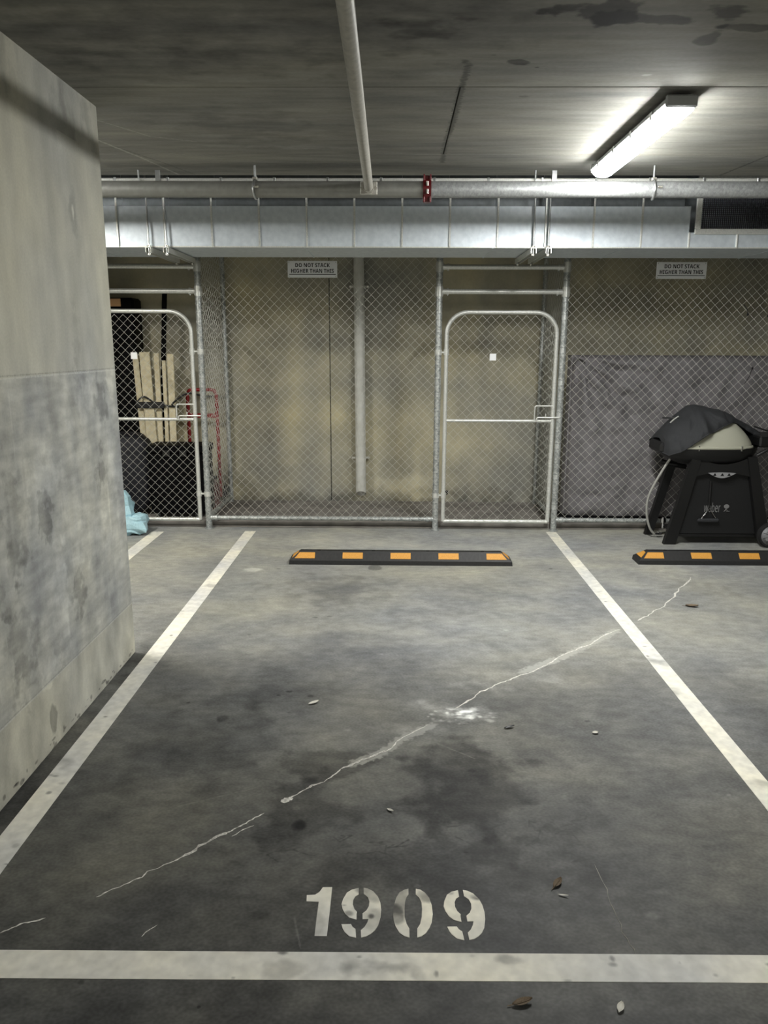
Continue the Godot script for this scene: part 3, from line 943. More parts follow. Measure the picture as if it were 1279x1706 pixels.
func gate(x0: float, x1: float, hinge_left: bool, label: String) -> void:
	var o := thing("cage_gate", label, "gate", P(x0, 0.06, FD), "chain-link cage gates")
	var yb := 0.077
	var yt := 1.738
	var R := 0.165
	var pts := [P(x0, yb, FD)]
	for k in 9:
		var a := PI - PI / 2 * k / 8.0
		pts.append(P(x0 + R + R * cos(a), yt - R + R * sin(a), FD))
	for k in 9:
		var a := PI / 2 - PI / 2 * k / 8.0
		pts.append(P(x1 - R + R * cos(a), yt - R + R * sin(a), FD))
	pts.append(P(x1, yb, FD))
	var g := G.new()
	g.tube(pts, 0.0165, 14)
	g.tube([P(x0, yb, FD), P(x1, yb, FD)], 0.0165, 14)
	part("frame", g, M.rail, o)
	g = G.new()
	g.tube([P(x0, 0.90, FD), P(x1, 0.90, FD)], 0.0125, 12)
	part("middle_rail", g, M.rail, o)
	var top := func(x: float) -> float:
		var e := maxf(x0 + R - x, x - (x1 - R))
		return yt - 0.005 if e <= 0 else yt - R + sqrt(maxf(0.0, R * R - e * e)) - 0.005
	g = link(x0, x1, yb + 0.004, top, func(x, y, w): return P(x, y, FD - 0.019 + w))
	part("chain_link", g, M.wire, o, "", "stuff")
	var xh := x0 if hinge_left else x1
	var s := -1.0 if hinge_left else 1.0
	for y in [1.433, 0.292]:
		g = G.new()
		g.tube([P(xh, y - 0.022, FD), P(xh, y + 0.022, FD)], 0.0215, 14)
		g.bar(P(xh, y, FD), P(xh + s * 0.06, y, FD), 0.02, 0.014, 0.003)
		part("hinge", g, M.rail, o)
		g = G.new()
		var xp := 0.332 if hinge_left else -1.532
		g.tube([P(xp, y - 0.02, FD), P(xp, y + 0.02, FD)], 0.0285, 18)
		part("post_collar", g, M.rail, o)
	# sliding latch in its rectangular loop, on the side that opens
	var xl := x1 if hinge_left else x0
	g = G.new()
	g.tube([P(x1, 1.02, FD - 0.01), P(x1 - 0.135, 1.02, FD - 0.01), P(x1 - 0.143, 1.012, FD - 0.01), P(x1 - 0.145, 1.0, FD - 0.01), P(x1 - 0.145, 0.905, FD - 0.01)], 0.006, 8)
	part("latch_loop", g, M.rail, o)
	g = G.new()
	g.tube([P(x1 + 0.05, 0.93, FD - 0.022), P(x1 - 0.12, 0.93, FD - 0.022), P(x1 - 0.13, 0.922, FD - 0.022), P(x1 - 0.13, 0.905, FD - 0.022)], 0.006, 8)
	g.tube([P(x1 - 0.06, 0.93, FD - 0.022), P(x1 - 0.06, 0.96, FD - 0.022)], 0.005, 6)
	part("latch_bolt", g, M.rail, o)
	g = G.new()
	var xt := 0.757 if x0 > 0 else -2.055
	g.bx(xt - 0.025, xt + 0.025, 1.372, 1.424, FD - 0.028, FD - 0.024, 0.001)
	part("tag_plate", g, M.white, o, "small square white tag on the mesh")


func build_cages() -> void:
	for e in [[-1.532, FD, "front galvanised fence post between the left gate and the wide mesh panel"], [0.332, FD, "galvanised fence post that carries the hinges of the middle gate"], [1.303, FD, "galvanised fence post on the latch side of the middle gate"], [3.55, FD, "far right galvanised fence post beyond the barbecue"], [-2.53, FD, "galvanised fence post hidden behind the blade wall"], [-1.53, 6.92, "thin rear post of the left mesh partition against the back wall"], [1.303, 6.92, "thin rear post of the right mesh partition against the back wall"]]:
		var rear: bool = e[1] > 6.5
		var r := 0.021 if rear else 0.025
		var yb := 0.048 if rear else 0.0
		var o := thing("fence_post", e[2], "post", P(e[0], yb, e[1]), "galvanised fence posts")
		var g := G.new()
		g.tube([P(e[0], yb, e[1]), P(e[0], 2.42, e[1])], r, 20)
		part("tube", g, M.galv, o)
		g = G.new()
		g.tube([P(e[0], 2.42, e[1]), P(e[0], 2.435, e[1]), P(e[0], 2.445, e[1])], [r + 0.003, r + 0.003, r * 0.5], 20)
		part("cap", g, M.galv, o)
		if not rear:
			g = G.new()
			g.tube([P(e[0], 0, e[1]), P(e[0], 0.008, e[1])], r + 0.012, 20)
			part("foot_collar", g, M.galv, o)
	# rails over the gates, in pairs
	for e in [[0.332, 1.303, 2.072, "upper horizontal rail over the middle gate"], [0.332, 1.303, 1.891, "lower horizontal rail over the middle gate"], [-2.53, -1.532, 2.072, "upper horizontal rail over the left gate"], [-2.53, -1.532, 1.889, "lower horizontal rail over the left gate"]]:
		var o := thing("cross_rail", e[3], "rail", P(e[0], e[2], FD), "rails over the cage gates")
		var g := G.new()
		g.tube([P(e[0] + 0.03, e[2], FD), P(e[1] - 0.03, e[2], FD)], 0.019, 18)
		part("tube", g, M.rail, o)
		for q in [[e[0], 1.0], [e[1], -1.0]]:
			g = G.new()
			g.tube([P(q[0], e[2] - 0.038, FD), P(q[0], e[2] - 0.03, FD), P(q[0], e[2] + 0.03, FD), P(q[0], e[2] + 0.038, FD)], [0.027, 0.031, 0.031, 0.027], 20)
			g.tube([P(q[0], e[2], FD), P(q[0] + q[1] * 0.055, e[2], FD), P(q[0] + q[1] * 0.058, e[2], FD), P(q[0] + q[1] * 0.07, e[2], FD), P(q[0] + q[1] * 0.073, e[2], FD)], [0.021, 0.021, 0.026, 0.026, 0.021], 18)
			part("tee_fitting", g, M.rail, o)
			g = G.new()
			g.tube([P(q[0] + q[1] * 0.064, e[2] - 0.02, FD), P(q[0] + q[1] * 0.064, e[2] - 0.031, FD)], 0.005, 6)
			part("grub_screw", g, M.steel, o)
	# fixed mesh panels with their bottom rail
	for e in [[-1.532, 0.332, "wide central chain-link panel with a sign tied near its top"], [1.303, 3.55, "right chain-link panel behind the barbecue"]]:
		var o := thing("mesh_panel", e[2], "fence", P(e[0], 0.09, FD), "fixed chain-link panels")
		var g := link(e[0] - 0.02, e[1] + 0.02, 0.095, func(_x): return 2.34, func(x, y, w): return P(x, y, FD - 0.028 + w))
		part("chain_link", g, M.wire, o, "", "stuff")
		g = G.new()
		g.tube([P(e[0] + 0.03, 0.092, FD), P(e[1] - 0.03, 0.092, FD)], 0.018, 16)
		part("bottom_rail", g, M.galv, o)
		for q in [[e[0], 1.0], [e[1], -1.0]]:
			g = G.new()
			g.tube([P(q[0], 0.092, FD), P(q[0] + q[1] * 0.055, 0.092, FD), P(q[0] + q[1] * 0.057, 0.092, FD), P(q[0] + q[1] * 0.072, 0.092, FD)], [0.021, 0.021, 0.025, 0.025], 16)
			part("rail_fitting", g, M.galv, o)
	for e in [[-1.53, "chain-link partition from the left fence post back to the wall"], [1.305, "chain-link partition beside the grey mattress, running back to the wall"]]:
		var o := thing("mesh_partition", e[1], "fence", P(e[0], 0.1, FD), "chain-link partitions")
		var X: float = e[0]
		var g := link(FD + 0.02, 6.93, 0.1, func(_x): return 2.34, func(x, y, w): return P(X + w, y, x))
		part("chain_link", g, M.wire, o, "", "stuff")
		g = G.new()
		g.tube([P(X, 0.095, FD + 0.03), P(X, 0.095, 6.90)], 0.016, 14)
		part("bottom_rail", g, M.galv, o)
	gate(0.395, 1.250, true, "middle chain-link gate with a rounded top and latch loop")
	gate(-2.463, -1.603, false, "left chain-link gate, partly hidden by the concrete blade wall")
	# signs
	for e in [[-0.640, 2.049, "white sign tied to the wide central mesh panel"], [2.157, 2.047, "white sign tied to the right mesh panel above the mattress"]]:
		var o := thing("warning_sign", e[2], "sign", P(e[0], e[1], FD - 0.04), "do not stack signs")
		var g := G.new()
		g.bx(e[0] - 0.189, e[0] + 0.189, e[1] - 0.061, e[1] + 0.061, FD - 0.040, FD - 0.036, 0.001)
		part("plate", g, M.white, o)
		words("lettering", "DO NOT STACK", 0.0285, P(e[0], e[1] + 0.029, FD - 0.0405), M.ink, o, 0.95)
		words("lettering", "HIGHER THAN THIS", 0.0285, P(e[0], e[1] - 0.0125, FD - 0.0405), M.ink, o, 0.91)
		g = G.new()
		g.bx(e[0] - 0.178, e[0] + 0.178, e[1] - 0.040, e[1] - 0.0352, FD - 0.0412, FD - 0.040)
		part("underline", g, M.ink, o)
		for q in [[-1, -1], [1, -1], [1, 1], [-1, 1]]:
			g = G.new()
			g.tube([P(e[0] + q[0] * 0.178, e[1] + q[1] * 0.051, FD - 0.042), P(e[0] + q[0] * 0.178, e[1] + q[1] * 0.051, FD - 0.034)], 0.003, 8)
			part("fixing_hole", g, M.housing, o)
	# downpipe on the back wall
	var o := thing("downpipe", "white plastic downpipe on the back wall, open at its foot", "pipe", P(-0.313, 0.122, 6.905))
	var dx := func(y): return -0.313 - 0.0072 * y
	var g := G.new()
	for r in [0.047, 0.0425]:
		var wall := func(u: float, v: float) -> Vector3:
			var a := TAU * u
			var y := lerpf(0.135 + 0.030 * cos(a), 2.95, v)
			return P(dx.call(y) + r * sin(a), y, 6.905 - r * cos(a))
		g.grid(32, 10, wall, P(-0.32, 1.4, 6.905))
	part("pipe", g, M.pvc, o)
	g = G.new()
	g.tube([P(-0.3145, 0.175, 6.905), P(-0.3145, 0.185, 6.905)], 0.042, 20)
	part("bore_shade_disc", g, M.dark, o)  # black disc painting the shade inside the open pipe
	for y in [1.986, 0.467]:
		g = G.new()
		var x: float = dx.call(y)
		g.tube([P(x, y - 0.01, 6.905), P(x, y + 0.01, 6.905)], 0.0495, 24)
		g.bx(x - 0.085, x + 0.085, y - 0.009, y + 0.009, 6.925, 6.945, 0.003)
		part("bracket", g, M.pvc, o)
		for s in [-1, 1]:
			g = G.new()
			g.tube([P(x + s * 0.076, y, 6.98), P(x + s * 0.076, y, 6.918)], 0.008, 8)
			part("bracket_screw", g, M.bolt, o)
	# black ties left on the right-hand mesh
	var n := 0
	for e in [[2.655, 1.80, 2.69, 1.73, "black cable tie on the right mesh, upper one left of the frame edge"], [2.86, 1.77, 2.845, 1.72, "short black cable tie on the right mesh at the frame edge"], [2.77, 1.325, 2.72, 1.20, "long black cable tie on the right mesh in front of the mattress"]]:
		o = thing("cable_tie", e[4], "tie", P(e[0], e[1], FD - 0.034), "black cable ties on the mesh")
		g = G.new()
		g.tube([P(e[0], e[1], FD - 0.034), P(lerpf(e[0], e[2], 0.5) + 0.004, lerpf(e[1], e[3], 0.5), FD - 0.05), P(e[2], e[3], FD - 0.04)], 0.0028, 6)
		part("strap", g, M.black, o)
		g = G.new()
		var y: float = e[3] if n == 0 or n == 1 else e[1]
		var x: float = e[2] if n == 0 or n == 1 else e[0]
		g.bx(x - 0.006, x + 0.006, y - 0.014, y + 0.006, FD - 0.045, FD - 0.032, 0.002)
		part("head", g, M.black, o)
		n += 1


# ---------------------------------------------------------------- things stored and parked
func wheel_stop(at: Vector3, label: String) -> Node3D:
	var o := thing("wheel_stop", label, "wheel stop", at, "rubber wheel stops")
	var L := 0.774
	var W := 0.075
	var lip := 0.030
	var H := 0.085
	var inx := 0.075
	var inz := 0.055
	var q := func(x, y, z): return at + Vector3(x, y, z)
	var ring := func(y: float, ex: float, ez: float): return [q.call(-L + ex, y, W - ez), q.call(L - ex, y, W - ez), q.call(L - ex, y, -W + ez), q.call(-L + ex, y, -W + ez)]
	var g := G.new()
	g.hexa(ring.call(0.0, 0.0, 0.0), ring.call(lip, 0.004, 0.003))
	g.hexa(ring.call(lip, 0.004, 0.003), ring.call(H, inx, inz))
	part("body", g, M.rubber, o)
	# reflectors laid into the slopes
	var face := func(x: float, t: float, z: float): # on the slope of one long side, t 0 at the lip, 1 at the top
		var s := signf(z)
		return q.call(x, lerpf(lip, H, t) + 0.0025, s * (lerpf(W - 0.003, W - inz, t) + 0.0015))
	for s in [1.0, -1.0]:
		for k in 5:
			var c := -0.665 + 0.3325 * k
			var lo := [c - 0.07, c + 0.07]
			var hi := [c - 0.07, c + 0.07]
			if k == 0:
				hi[0] += 0.033
			if k == 4:
				hi[1] -= 0.033
			g = G.new()
			var a := [face.call(lo[0], 0.2, s), face.call(lo[1], 0.2, s), face.call(hi[1], 0.82, s), face.call(hi[0], 0.82, s)]
			var b := []
			for p in a:
				b.append(p - Vector3(0, 0.003, s * 0.003))
			g.hexa(b, a)
			part("reflector", g, M.reflector, o)
	for s in [1.0, -1.0]:
		g = G.new()
		var a := []
		for w in [[0.25, 0.052], [0.25, -0.052], [0.8, -0.02], [0.8, 0.02]]:
			a.append(q.call(s * (L - lerpf(0.004, inx, w[0]) + 0.0015), lerpf(lip, H, w[0]) + 0.0025, w[1]))
		var b := []
		for p in a:
			b.append(p - Vector3(s * 0.003, 0.003, 0))
		g.hexa(b, a)
		part("reflector", g, M.reflector, o)
	for k in 4:
		g = G.new()
		var x := -0.57 + 0.38 * k
		g.tube([q.call(x, H - 0.01, 0), q.call(x, H + 0.0008, 0)], 0.013, 14)
		part("bolt_hole", g, M.dark, o)
	return o


func build_barbecue() -> void:
	var o := thing("barbecue", "portable gas barbecue on a black cart, pale lid half under a cover", "barbecue", P(2.42, 0, 5.78))
	var g := G.new()
	# lid: rounded in plan, its flanks running down almost straight
	var c := P(2.36, 0.765, 5.775)
	var lid := func(u: float, v: float) -> Vector3:
		var a := TAU * u
		var e := PI / 2 * v
		var cx := signf(cos(a)) * pow(absf(cos(a)), 0.62)
		var cz := signf(sin(a)) * pow(absf(sin(a)), 0.62)
		var r := pow(cos(e), 1.15)
		var y := pow(sin(e), 1.55)
		return c + Vector3(0.315 * cx * r + 0.01 * y, 0.235 * y, 0.225 * cz * r)
	g.grid(56, 20, lid, c)
	var ld := part("lid", g, M.lid, o, "pale metal lid")
	g = G.new()
	var rim := []
	for k in 57:
		rim.append(lid.call(k / 56.0, 0.0) + Vector3(0, -0.008, 0))
	g.tube(rim, 0.012, 8, false)
	part("lid_rim", g, M.lid, ld)
	for x in [2.23, 2.54]:
		g = G.new()
		g.bx(x - 0.005, x + 0.005, 0.735, 0.775, 5.545, 5.562, 0.002)
		part("lid_catch", g, M.chrome, ld)
	# bowl
	g = G.new()
	var bowl := func(u: float, v: float) -> Vector3:
		var a := TAU * u
		var e := PI / 2 * v
		var cx := signf(cos(a)) * pow(absf(cos(a)), 0.65)
		var cz := signf(sin(a)) * pow(absf(sin(a)), 0.65)
		return P(2.365, 0.755, 5.775) + Vector3(0.355 * cx * pow(cos(e), 0.6), -0.145 * sin(e), 0.23 * cz * pow(cos(e), 0.6))
	g.grid(48, 12, bowl, P(2.37, 0.755, 5.8))
	part("bowl", g, M.black, o)
	# side tables / handles
	g = G.new()
	g.bx(2.70, 3.02, 0.755, 0.835, 5.62, 5.98, 0.012)
	part("side_table", g, M.black, o)
	g = G.new()
	g.bx(1.985, 2.10, 0.70, 0.785, 5.66, 5.94, 0.02)
	part("side_table", g, M.black, o)
	g = G.new()
	g.tube([P(2.68, 0.70, 5.6), P(2.74, 0.745, 5.58), P(2.86, 0.76, 5.6)], 0.013, 10)
	part("side_handle", g, M.black, o)
	g = G.new()
	g.tube([P(2.10, 0.60, 5.95), P(2.17, 0.58, 5.94), P(2.29, 0.56, 5.93)], 0.02, 12)
	part("side_bar", g, M.black, o)
	# legs: a splayed pair in front and behind
	for e in [[2.235, 0.69, 5.60, 2.112, 0.0, 5.67], [2.640, 0.69, 5.60, 2.80, 0.06, 5.62], [2.20, 0.66, 5.95, 2.05, 0.0, 5.975], [2.66, 0.66, 5.95, 2.83, 0.06, 5.95]]:
		g = G.new()
		var a := P(e[0], e[1], e[2])
		var b := P(e[3], e[4], e[5])
		var ws := 0.034
		var wb := 0.046 if e[2] < 5.8 else 0.03
		var t := 0.022
		g.hexa([a + Vector3(-ws, 0, t), a + Vector3(ws, 0, t), a + Vector3(ws, 0, -t), a + Vector3(-ws, 0, -t)], [b + Vector3(-wb, 0, t), b + Vector3(wb, 0, t), b + Vector3(wb, 0, -t), b + Vector3(-wb, 0, -t)])
		part("leg", g, M.black, o)
	# curved fascia under the bowl
	g = G.new()
	var poly := PackedVector2Array()
	for k in 13:
		var x := lerpf(2.24, 2.63, k / 12.0)
		poly.append(Vector2(x, 0.685 - 0.055 * sin(PI * k / 12.0)))
	for k in 13:
		var x := lerpf(2.66, 2.215, k / 12.0)
		poly.append(Vector2(x, 0.535 + 0.035 * sin(PI * k / 12.0)))
	g.prism(poly, Transform3D(Basis(), P(0, 0, 5.615)), 0.02)
	part("fascia", g, M.black, o)
	g = G.new()
	poly = PackedVector2Array()
	for k in 13:
		poly.append(Vector2(lerpf(2.328, 2.532, k / 12.0), 0.568 + 0.004 * sin(PI * k / 12.0)))
	for k in range(1, 12):
		poly.append(Vector2(lerpf(2.532, 2.328, k / 12.0), 0.568 - 0.037 * sin(PI * k / 12.0)))
	g.prism(poly, Transform3D(Basis(), P(0, 0, 5.596)), 0.014)
	var bd := part("control_panel", g, M.knob, o, "pale lens-shaped control panel")
	for x in [2.375, 2.43, 2.48]:
		g = G.new()
		g.prism(PackedVector2Array([Vector2(x - 0.012, 0.549), Vector2(x + 0.012, 0.549), Vector2(x + 0.003, 0.566), Vector2(x - 0.003, 0.566)]), Transform3D(Basis(), P(0, 0, 5.583)), 0.004)
		part("knob_mark", g, M.ink, bd)
	# lower front panel with printed name, hook and cord
	g = G.new()
	g.hexa([P(2.205, 0.555, 5.63), P(2.665, 0.555, 5.63), P(2.665, 0.555, 5.64), P(2.205, 0.555, 5.64)], [P(2.135, 0.088, 5.655), P(2.79, 0.088, 5.655), P(2.79, 0.088, 5.665), P(2.135, 0.088, 5.665)])
	var pn := part("front_panel", g, M.blackcloth, o)
	words("lettering", "weber", 0.068, P(2.405, 0.292, 5.640), M.print, pn, 0.47, 400)
	g = G.new()   # the kettle mark beside the name
	poly = PackedVector2Array()
	for k in 20:
		var a := TAU * k / 20
		poly.append(Vector2(2.512 + 0.020 * cos(a), 0.304 + 0.016 * sin(a)))
	g.prism(poly, Transform3D(Basis(), P(0, 0, 5.643)), 0.004)
	for q in [[-0.016, 0.018], [0.016, -0.018]]:
		g.bar(P(2.512 + q[0], 0.264, 5.642), P(2.512 + q[1] * 0.4, 0.29, 5.642), 0.005, 0.003)
	g.bar(P(2.512, 0.266, 5.642), P(2.54, 0.266, 5.642), 0.004, 0.003)
	part("kettle_mark", g, M.print, pn)
	g = G.new()
	g.tube([P(2.368, 0.50, 5.62), P(2.372, 0.40, 5.625), P(2.378, 0.292, 5.63)], 0.008, 8)
	part("hook_cord", g, M.black, o)
	g = G.new()
	g.tube([P(2.325, 0.212, 5.628), P(2.378, 0.292, 5.628), P(2.434, 0.216, 5.628)], 0.0035, 8)
	part("hook_wire", g, M.chrome, o)
	g = G.new()
	g.bx(2.298, 2.460, 0.182, 0.212, 5.615, 5.64, 0.01)
	part("hook_bar", g, M.cover, o)
	g = G.new()
	g.bx(2.16, 2.80, 0.062, 0.088, 5.66, 5.98, 0.006)
	part("bottom_shelf", g, M.black, o)
	# wheels
	for d in [5.585, 5.955]:
		g = G.new()
		var x := 2.835
		g.tube([P(x, 0.096, d - 0.02), P(x, 0.096, d - 0.014), P(x, 0.096, d + 0.014), P(x, 0.096, d + 0.02)], [0.086, 0.096, 0.096, 0.086], 32)
		var wh := part("wheel", g, M.rubber, o)
		g = G.new()
		g.tube([P(x, 0.096, d - 0.021), P(x, 0.096, d - 0.026), P(x, 0.096, d - 0.028)], [0.074, 0.072, 0.05], 32)
		part("hub_cap", g, M.knob, wh, "pale grey hub cap")
		g = G.new()
		for k in 9:
			var a := TAU * k / 9
			var dir := Vector3(cos(a), sin(a), 0)
			g.bar(P(x, 0.096, d - 0.0275) + dir * 0.032, P(x, 0.096, d - 0.0265) + dir * 0.066, 0.003, 0.003)
		part("hub_slots", g, M.ink, wh, "", "stuff")
	# gas hose and regulator
	var pts := []
	var cv := Curve3D.new()
	for e in [[2.16, 0.70, 5.72], [2.12, 0.69, 5.70], [2.09, 0.66, 5.72], [2.02, 0.50, 5.76], [1.972, 0.34, 5.80], [1.98, 0.2, 5.83], [2.02, 0.08, 5.85], [2.07, 0.025, 5.87]]:
		cv.add_point(P(e[0], e[1], e[2]))
	for k in range(1, cv.point_count - 1):
		var t := (cv.get_point_position(k + 1) - cv.get_point_position(k - 1)) / 6.0
		cv.set_point_in(k, -t)
		cv.set_point_out(k, t)
	for k in 41:
		pts.append(cv.sample_baked(cv.get_baked_length() * k / 40.0, true))
	g = G.new()
	g.tube(pts, 0.009, 10)
	part("gas_hose", g, M.hose, o, "pale grey gas hose")
	g = G.new()
	g.tube([P(2.065, 0.026, 5.87), P(2.085, 0.024, 5.87), P(2.09, 0.024, 5.87), P(2.115, 0.024, 5.88), P(2.13, 0.024, 5.885)], [0.011, 0.011, 0.017, 0.017, 0.012], 14)
	g.tube([P(2.10, 0.022, 5.88), P(2.10, 0.048, 5.88)], 0.007, 10)
	part("hose_fitting", g, M.chrome, o)
	g = G.new()
	g.tube([P(2.15, 0.11, 5.93), P(2.15, 0.135, 5.93), P(2.15, 0.15, 5.93)], [0.022, 0.022, 0.012], 16)
	g.tube([P(2.15, 0.062, 5.93), P(2.15, 0.11, 5.93)], 0.012, 12)
	part("gas_valve", g, M.chrome, o)

	# the cover, pulled half off
	var cov := thing("barbecue_cover", "dark grey cloth cover pulled halfway off the barbecue lid", "cover", P(2.36, 0.8, 5.8))
	var rows := [   # x, ridge height, ridge depth, hem height, hem depth
		[2.005, 0.80, 5.80, 0.715, 5.66], [2.03, 0.855, 5.81, 0.705, 5.575], [2.09, 0.935, 5.82, 0.735, 5.535], [2.16, 0.99, 5.83, 0.782, 5.525], [2.22, 1.045, 5.83, 0.82, 5.53], [2.27, 1.052, 5.83, 0.85, 5.545],
		[2.35, 1.042, 5.83, 0.885, 5.575], [2.43, 1.03, 5.83, 0.918, 5.61], [2.50, 1.01, 5.83, 0.945, 5.65], [2.56, 0.975, 5.83, 0.925, 5.70], [2.64, 0.935, 5.83, 0.885, 5.74], [2.71, 0.895, 5.83, 0.845, 5.75], [2.77, 0.865, 5.83, 0.80, 5.76]]
	var nz := FastNoiseLite.new()
	nz.seed = 9
	nz.frequency = 3.2
	nz.fractal_octaves = 3
	var cloth := func(u: float, v: float) -> Vector3:
		var f := u * (rows.size() - 1)
		var i := mini(int(f), rows.size() - 2)
		var k := f - i
		var r := []
		for j in 5:
			r.append(lerpf(rows[i][j], rows[i + 1][j], k))
		var ridge := P(r[0], r[1], r[2])
		var p: Vector3
		if v < 0.4:
			var w := 1.0 - v / 0.4
			p = ridge.bezier_interpolate(ridge + Vector3(0, 0, -0.08), P(r[0], lerpf(r[1], 0.74, 0.3), 5.995), P(r[0], 0.76, 6.0), w)
		else:
			var w := (v - 0.4) / 0.6
			var hem := P(r[0], r[3], r[4])
			p = ridge.bezier_interpolate(ridge + Vector3(0, 0.002, 0.09), hem + Vector3(0, 0.11 if r[1] - r[3] > 0.1 else 0.03, 0.0), hem, w)
		# folds fan out from the handle on top of the lid
		var q := Vector2(p.x - 2.27, p.y - 1.05)
		var an := atan2(q.y, q.x)
		var ra := q.length()
		var fold := sin(an * 7.0 + nz.get_noise_2d(ra * 1.2, an * 0.5) * 2.0) * 0.017 * smoothstep(0.02, 0.2, ra) * (1.0 if v > 0.4 else v / 0.4)
		return p + Vector3(0, fold * 0.4 + nz.get_noise_2d(p.x * 1.5, p.z * 1.5) * 0.008, fold + nz.get_noise_2d(p.x * 1.6, p.y * 1.6 + 9) * 0.008)
	g = G.new()
	g.grid(90, 60, cloth, P(2.36, 0.75, 5.82))
	part("cloth", g, M.cover, cov)
	g = G.new()
	var hem := []
	for k in 73:
		hem.append(cloth.call(k / 72.0, 1.0))
	g.tube(hem, 0.005, 6)
	part("hem", g, M.cover, cov)
	g = G.new()
	g.tube([P(2.03, 0.955, 5.80), P(2.08, 0.958, 5.76), P(2.14, 0.965, 5.74)], 0.006, 8)
	part("strap", g, M.black, cov)
	g = G.new()
	g.tube([P(2.075, 0.922, 5.755), P(2.10, 0.95, 5.75), P(2.13, 0.972, 5.745)], 0.006, 8)
	part("pale_piping", g, M.hose, cov, "short pale strip at the edge of the cloth")
	g = G.new()
	g.tube([P(2.70, 0.90, 5.74), P(2.78, 0.873, 5.72), P(3.0, 0.845, 5.70)], 0.006, 8)
	part("drawcord", g, M.black, cov)


func crumple(g: G, c: Vector3, half: Vector3, s: int, amp: float, freq: float, seg := 26, crisp := false) -> void:   # a lumpy cloth or plastic bundle
	var nz := FastNoiseLite.new()
	nz.seed = s
	nz.frequency = freq
	nz.fractal_octaves = 3
	nz.noise_type = FastNoiseLite.TYPE_CELLULAR
	nz.cellular_return_type = FastNoiseLite.RETURN_DISTANCE2_SUB
	var f := func(u: float, v: float) -> Vector3:
		var a := TAU * u
		var e := PI * (v - 0.5)
		var d := Vector3(signf(cos(a)) * pow(absf(cos(a)), 0.6) * pow(cos(e), 0.6), signf(sin(e)) * pow(absf(sin(e)), 0.6), signf(sin(a)) * pow(absf(sin(a)), 0.6) * pow(cos(e), 0.6))
		var p := c + d * half
		p += d * (nz.get_noise_3d(p.x, p.y, p.z) + 0.75) * amp
		p.y = maxf(p.y, c.y - half.y)
		return p
	if not crisp:
		g.grid(seg, seg, f, c)
		return
	for i in seg:
		for j in seg:
			var q := [f.call(float(i) / seg, float(j) / seg), f.call(float(i + 1) / seg, float(j) / seg), f.call(float(i + 1) / seg, float(j + 1) / seg), f.call(float(i) / seg, float(j + 1) / seg)]
			g.tri(q[0], q[1], q[2], q[0] - c)
			g.tri(q[0], q[2], q[3], q[0] - c)


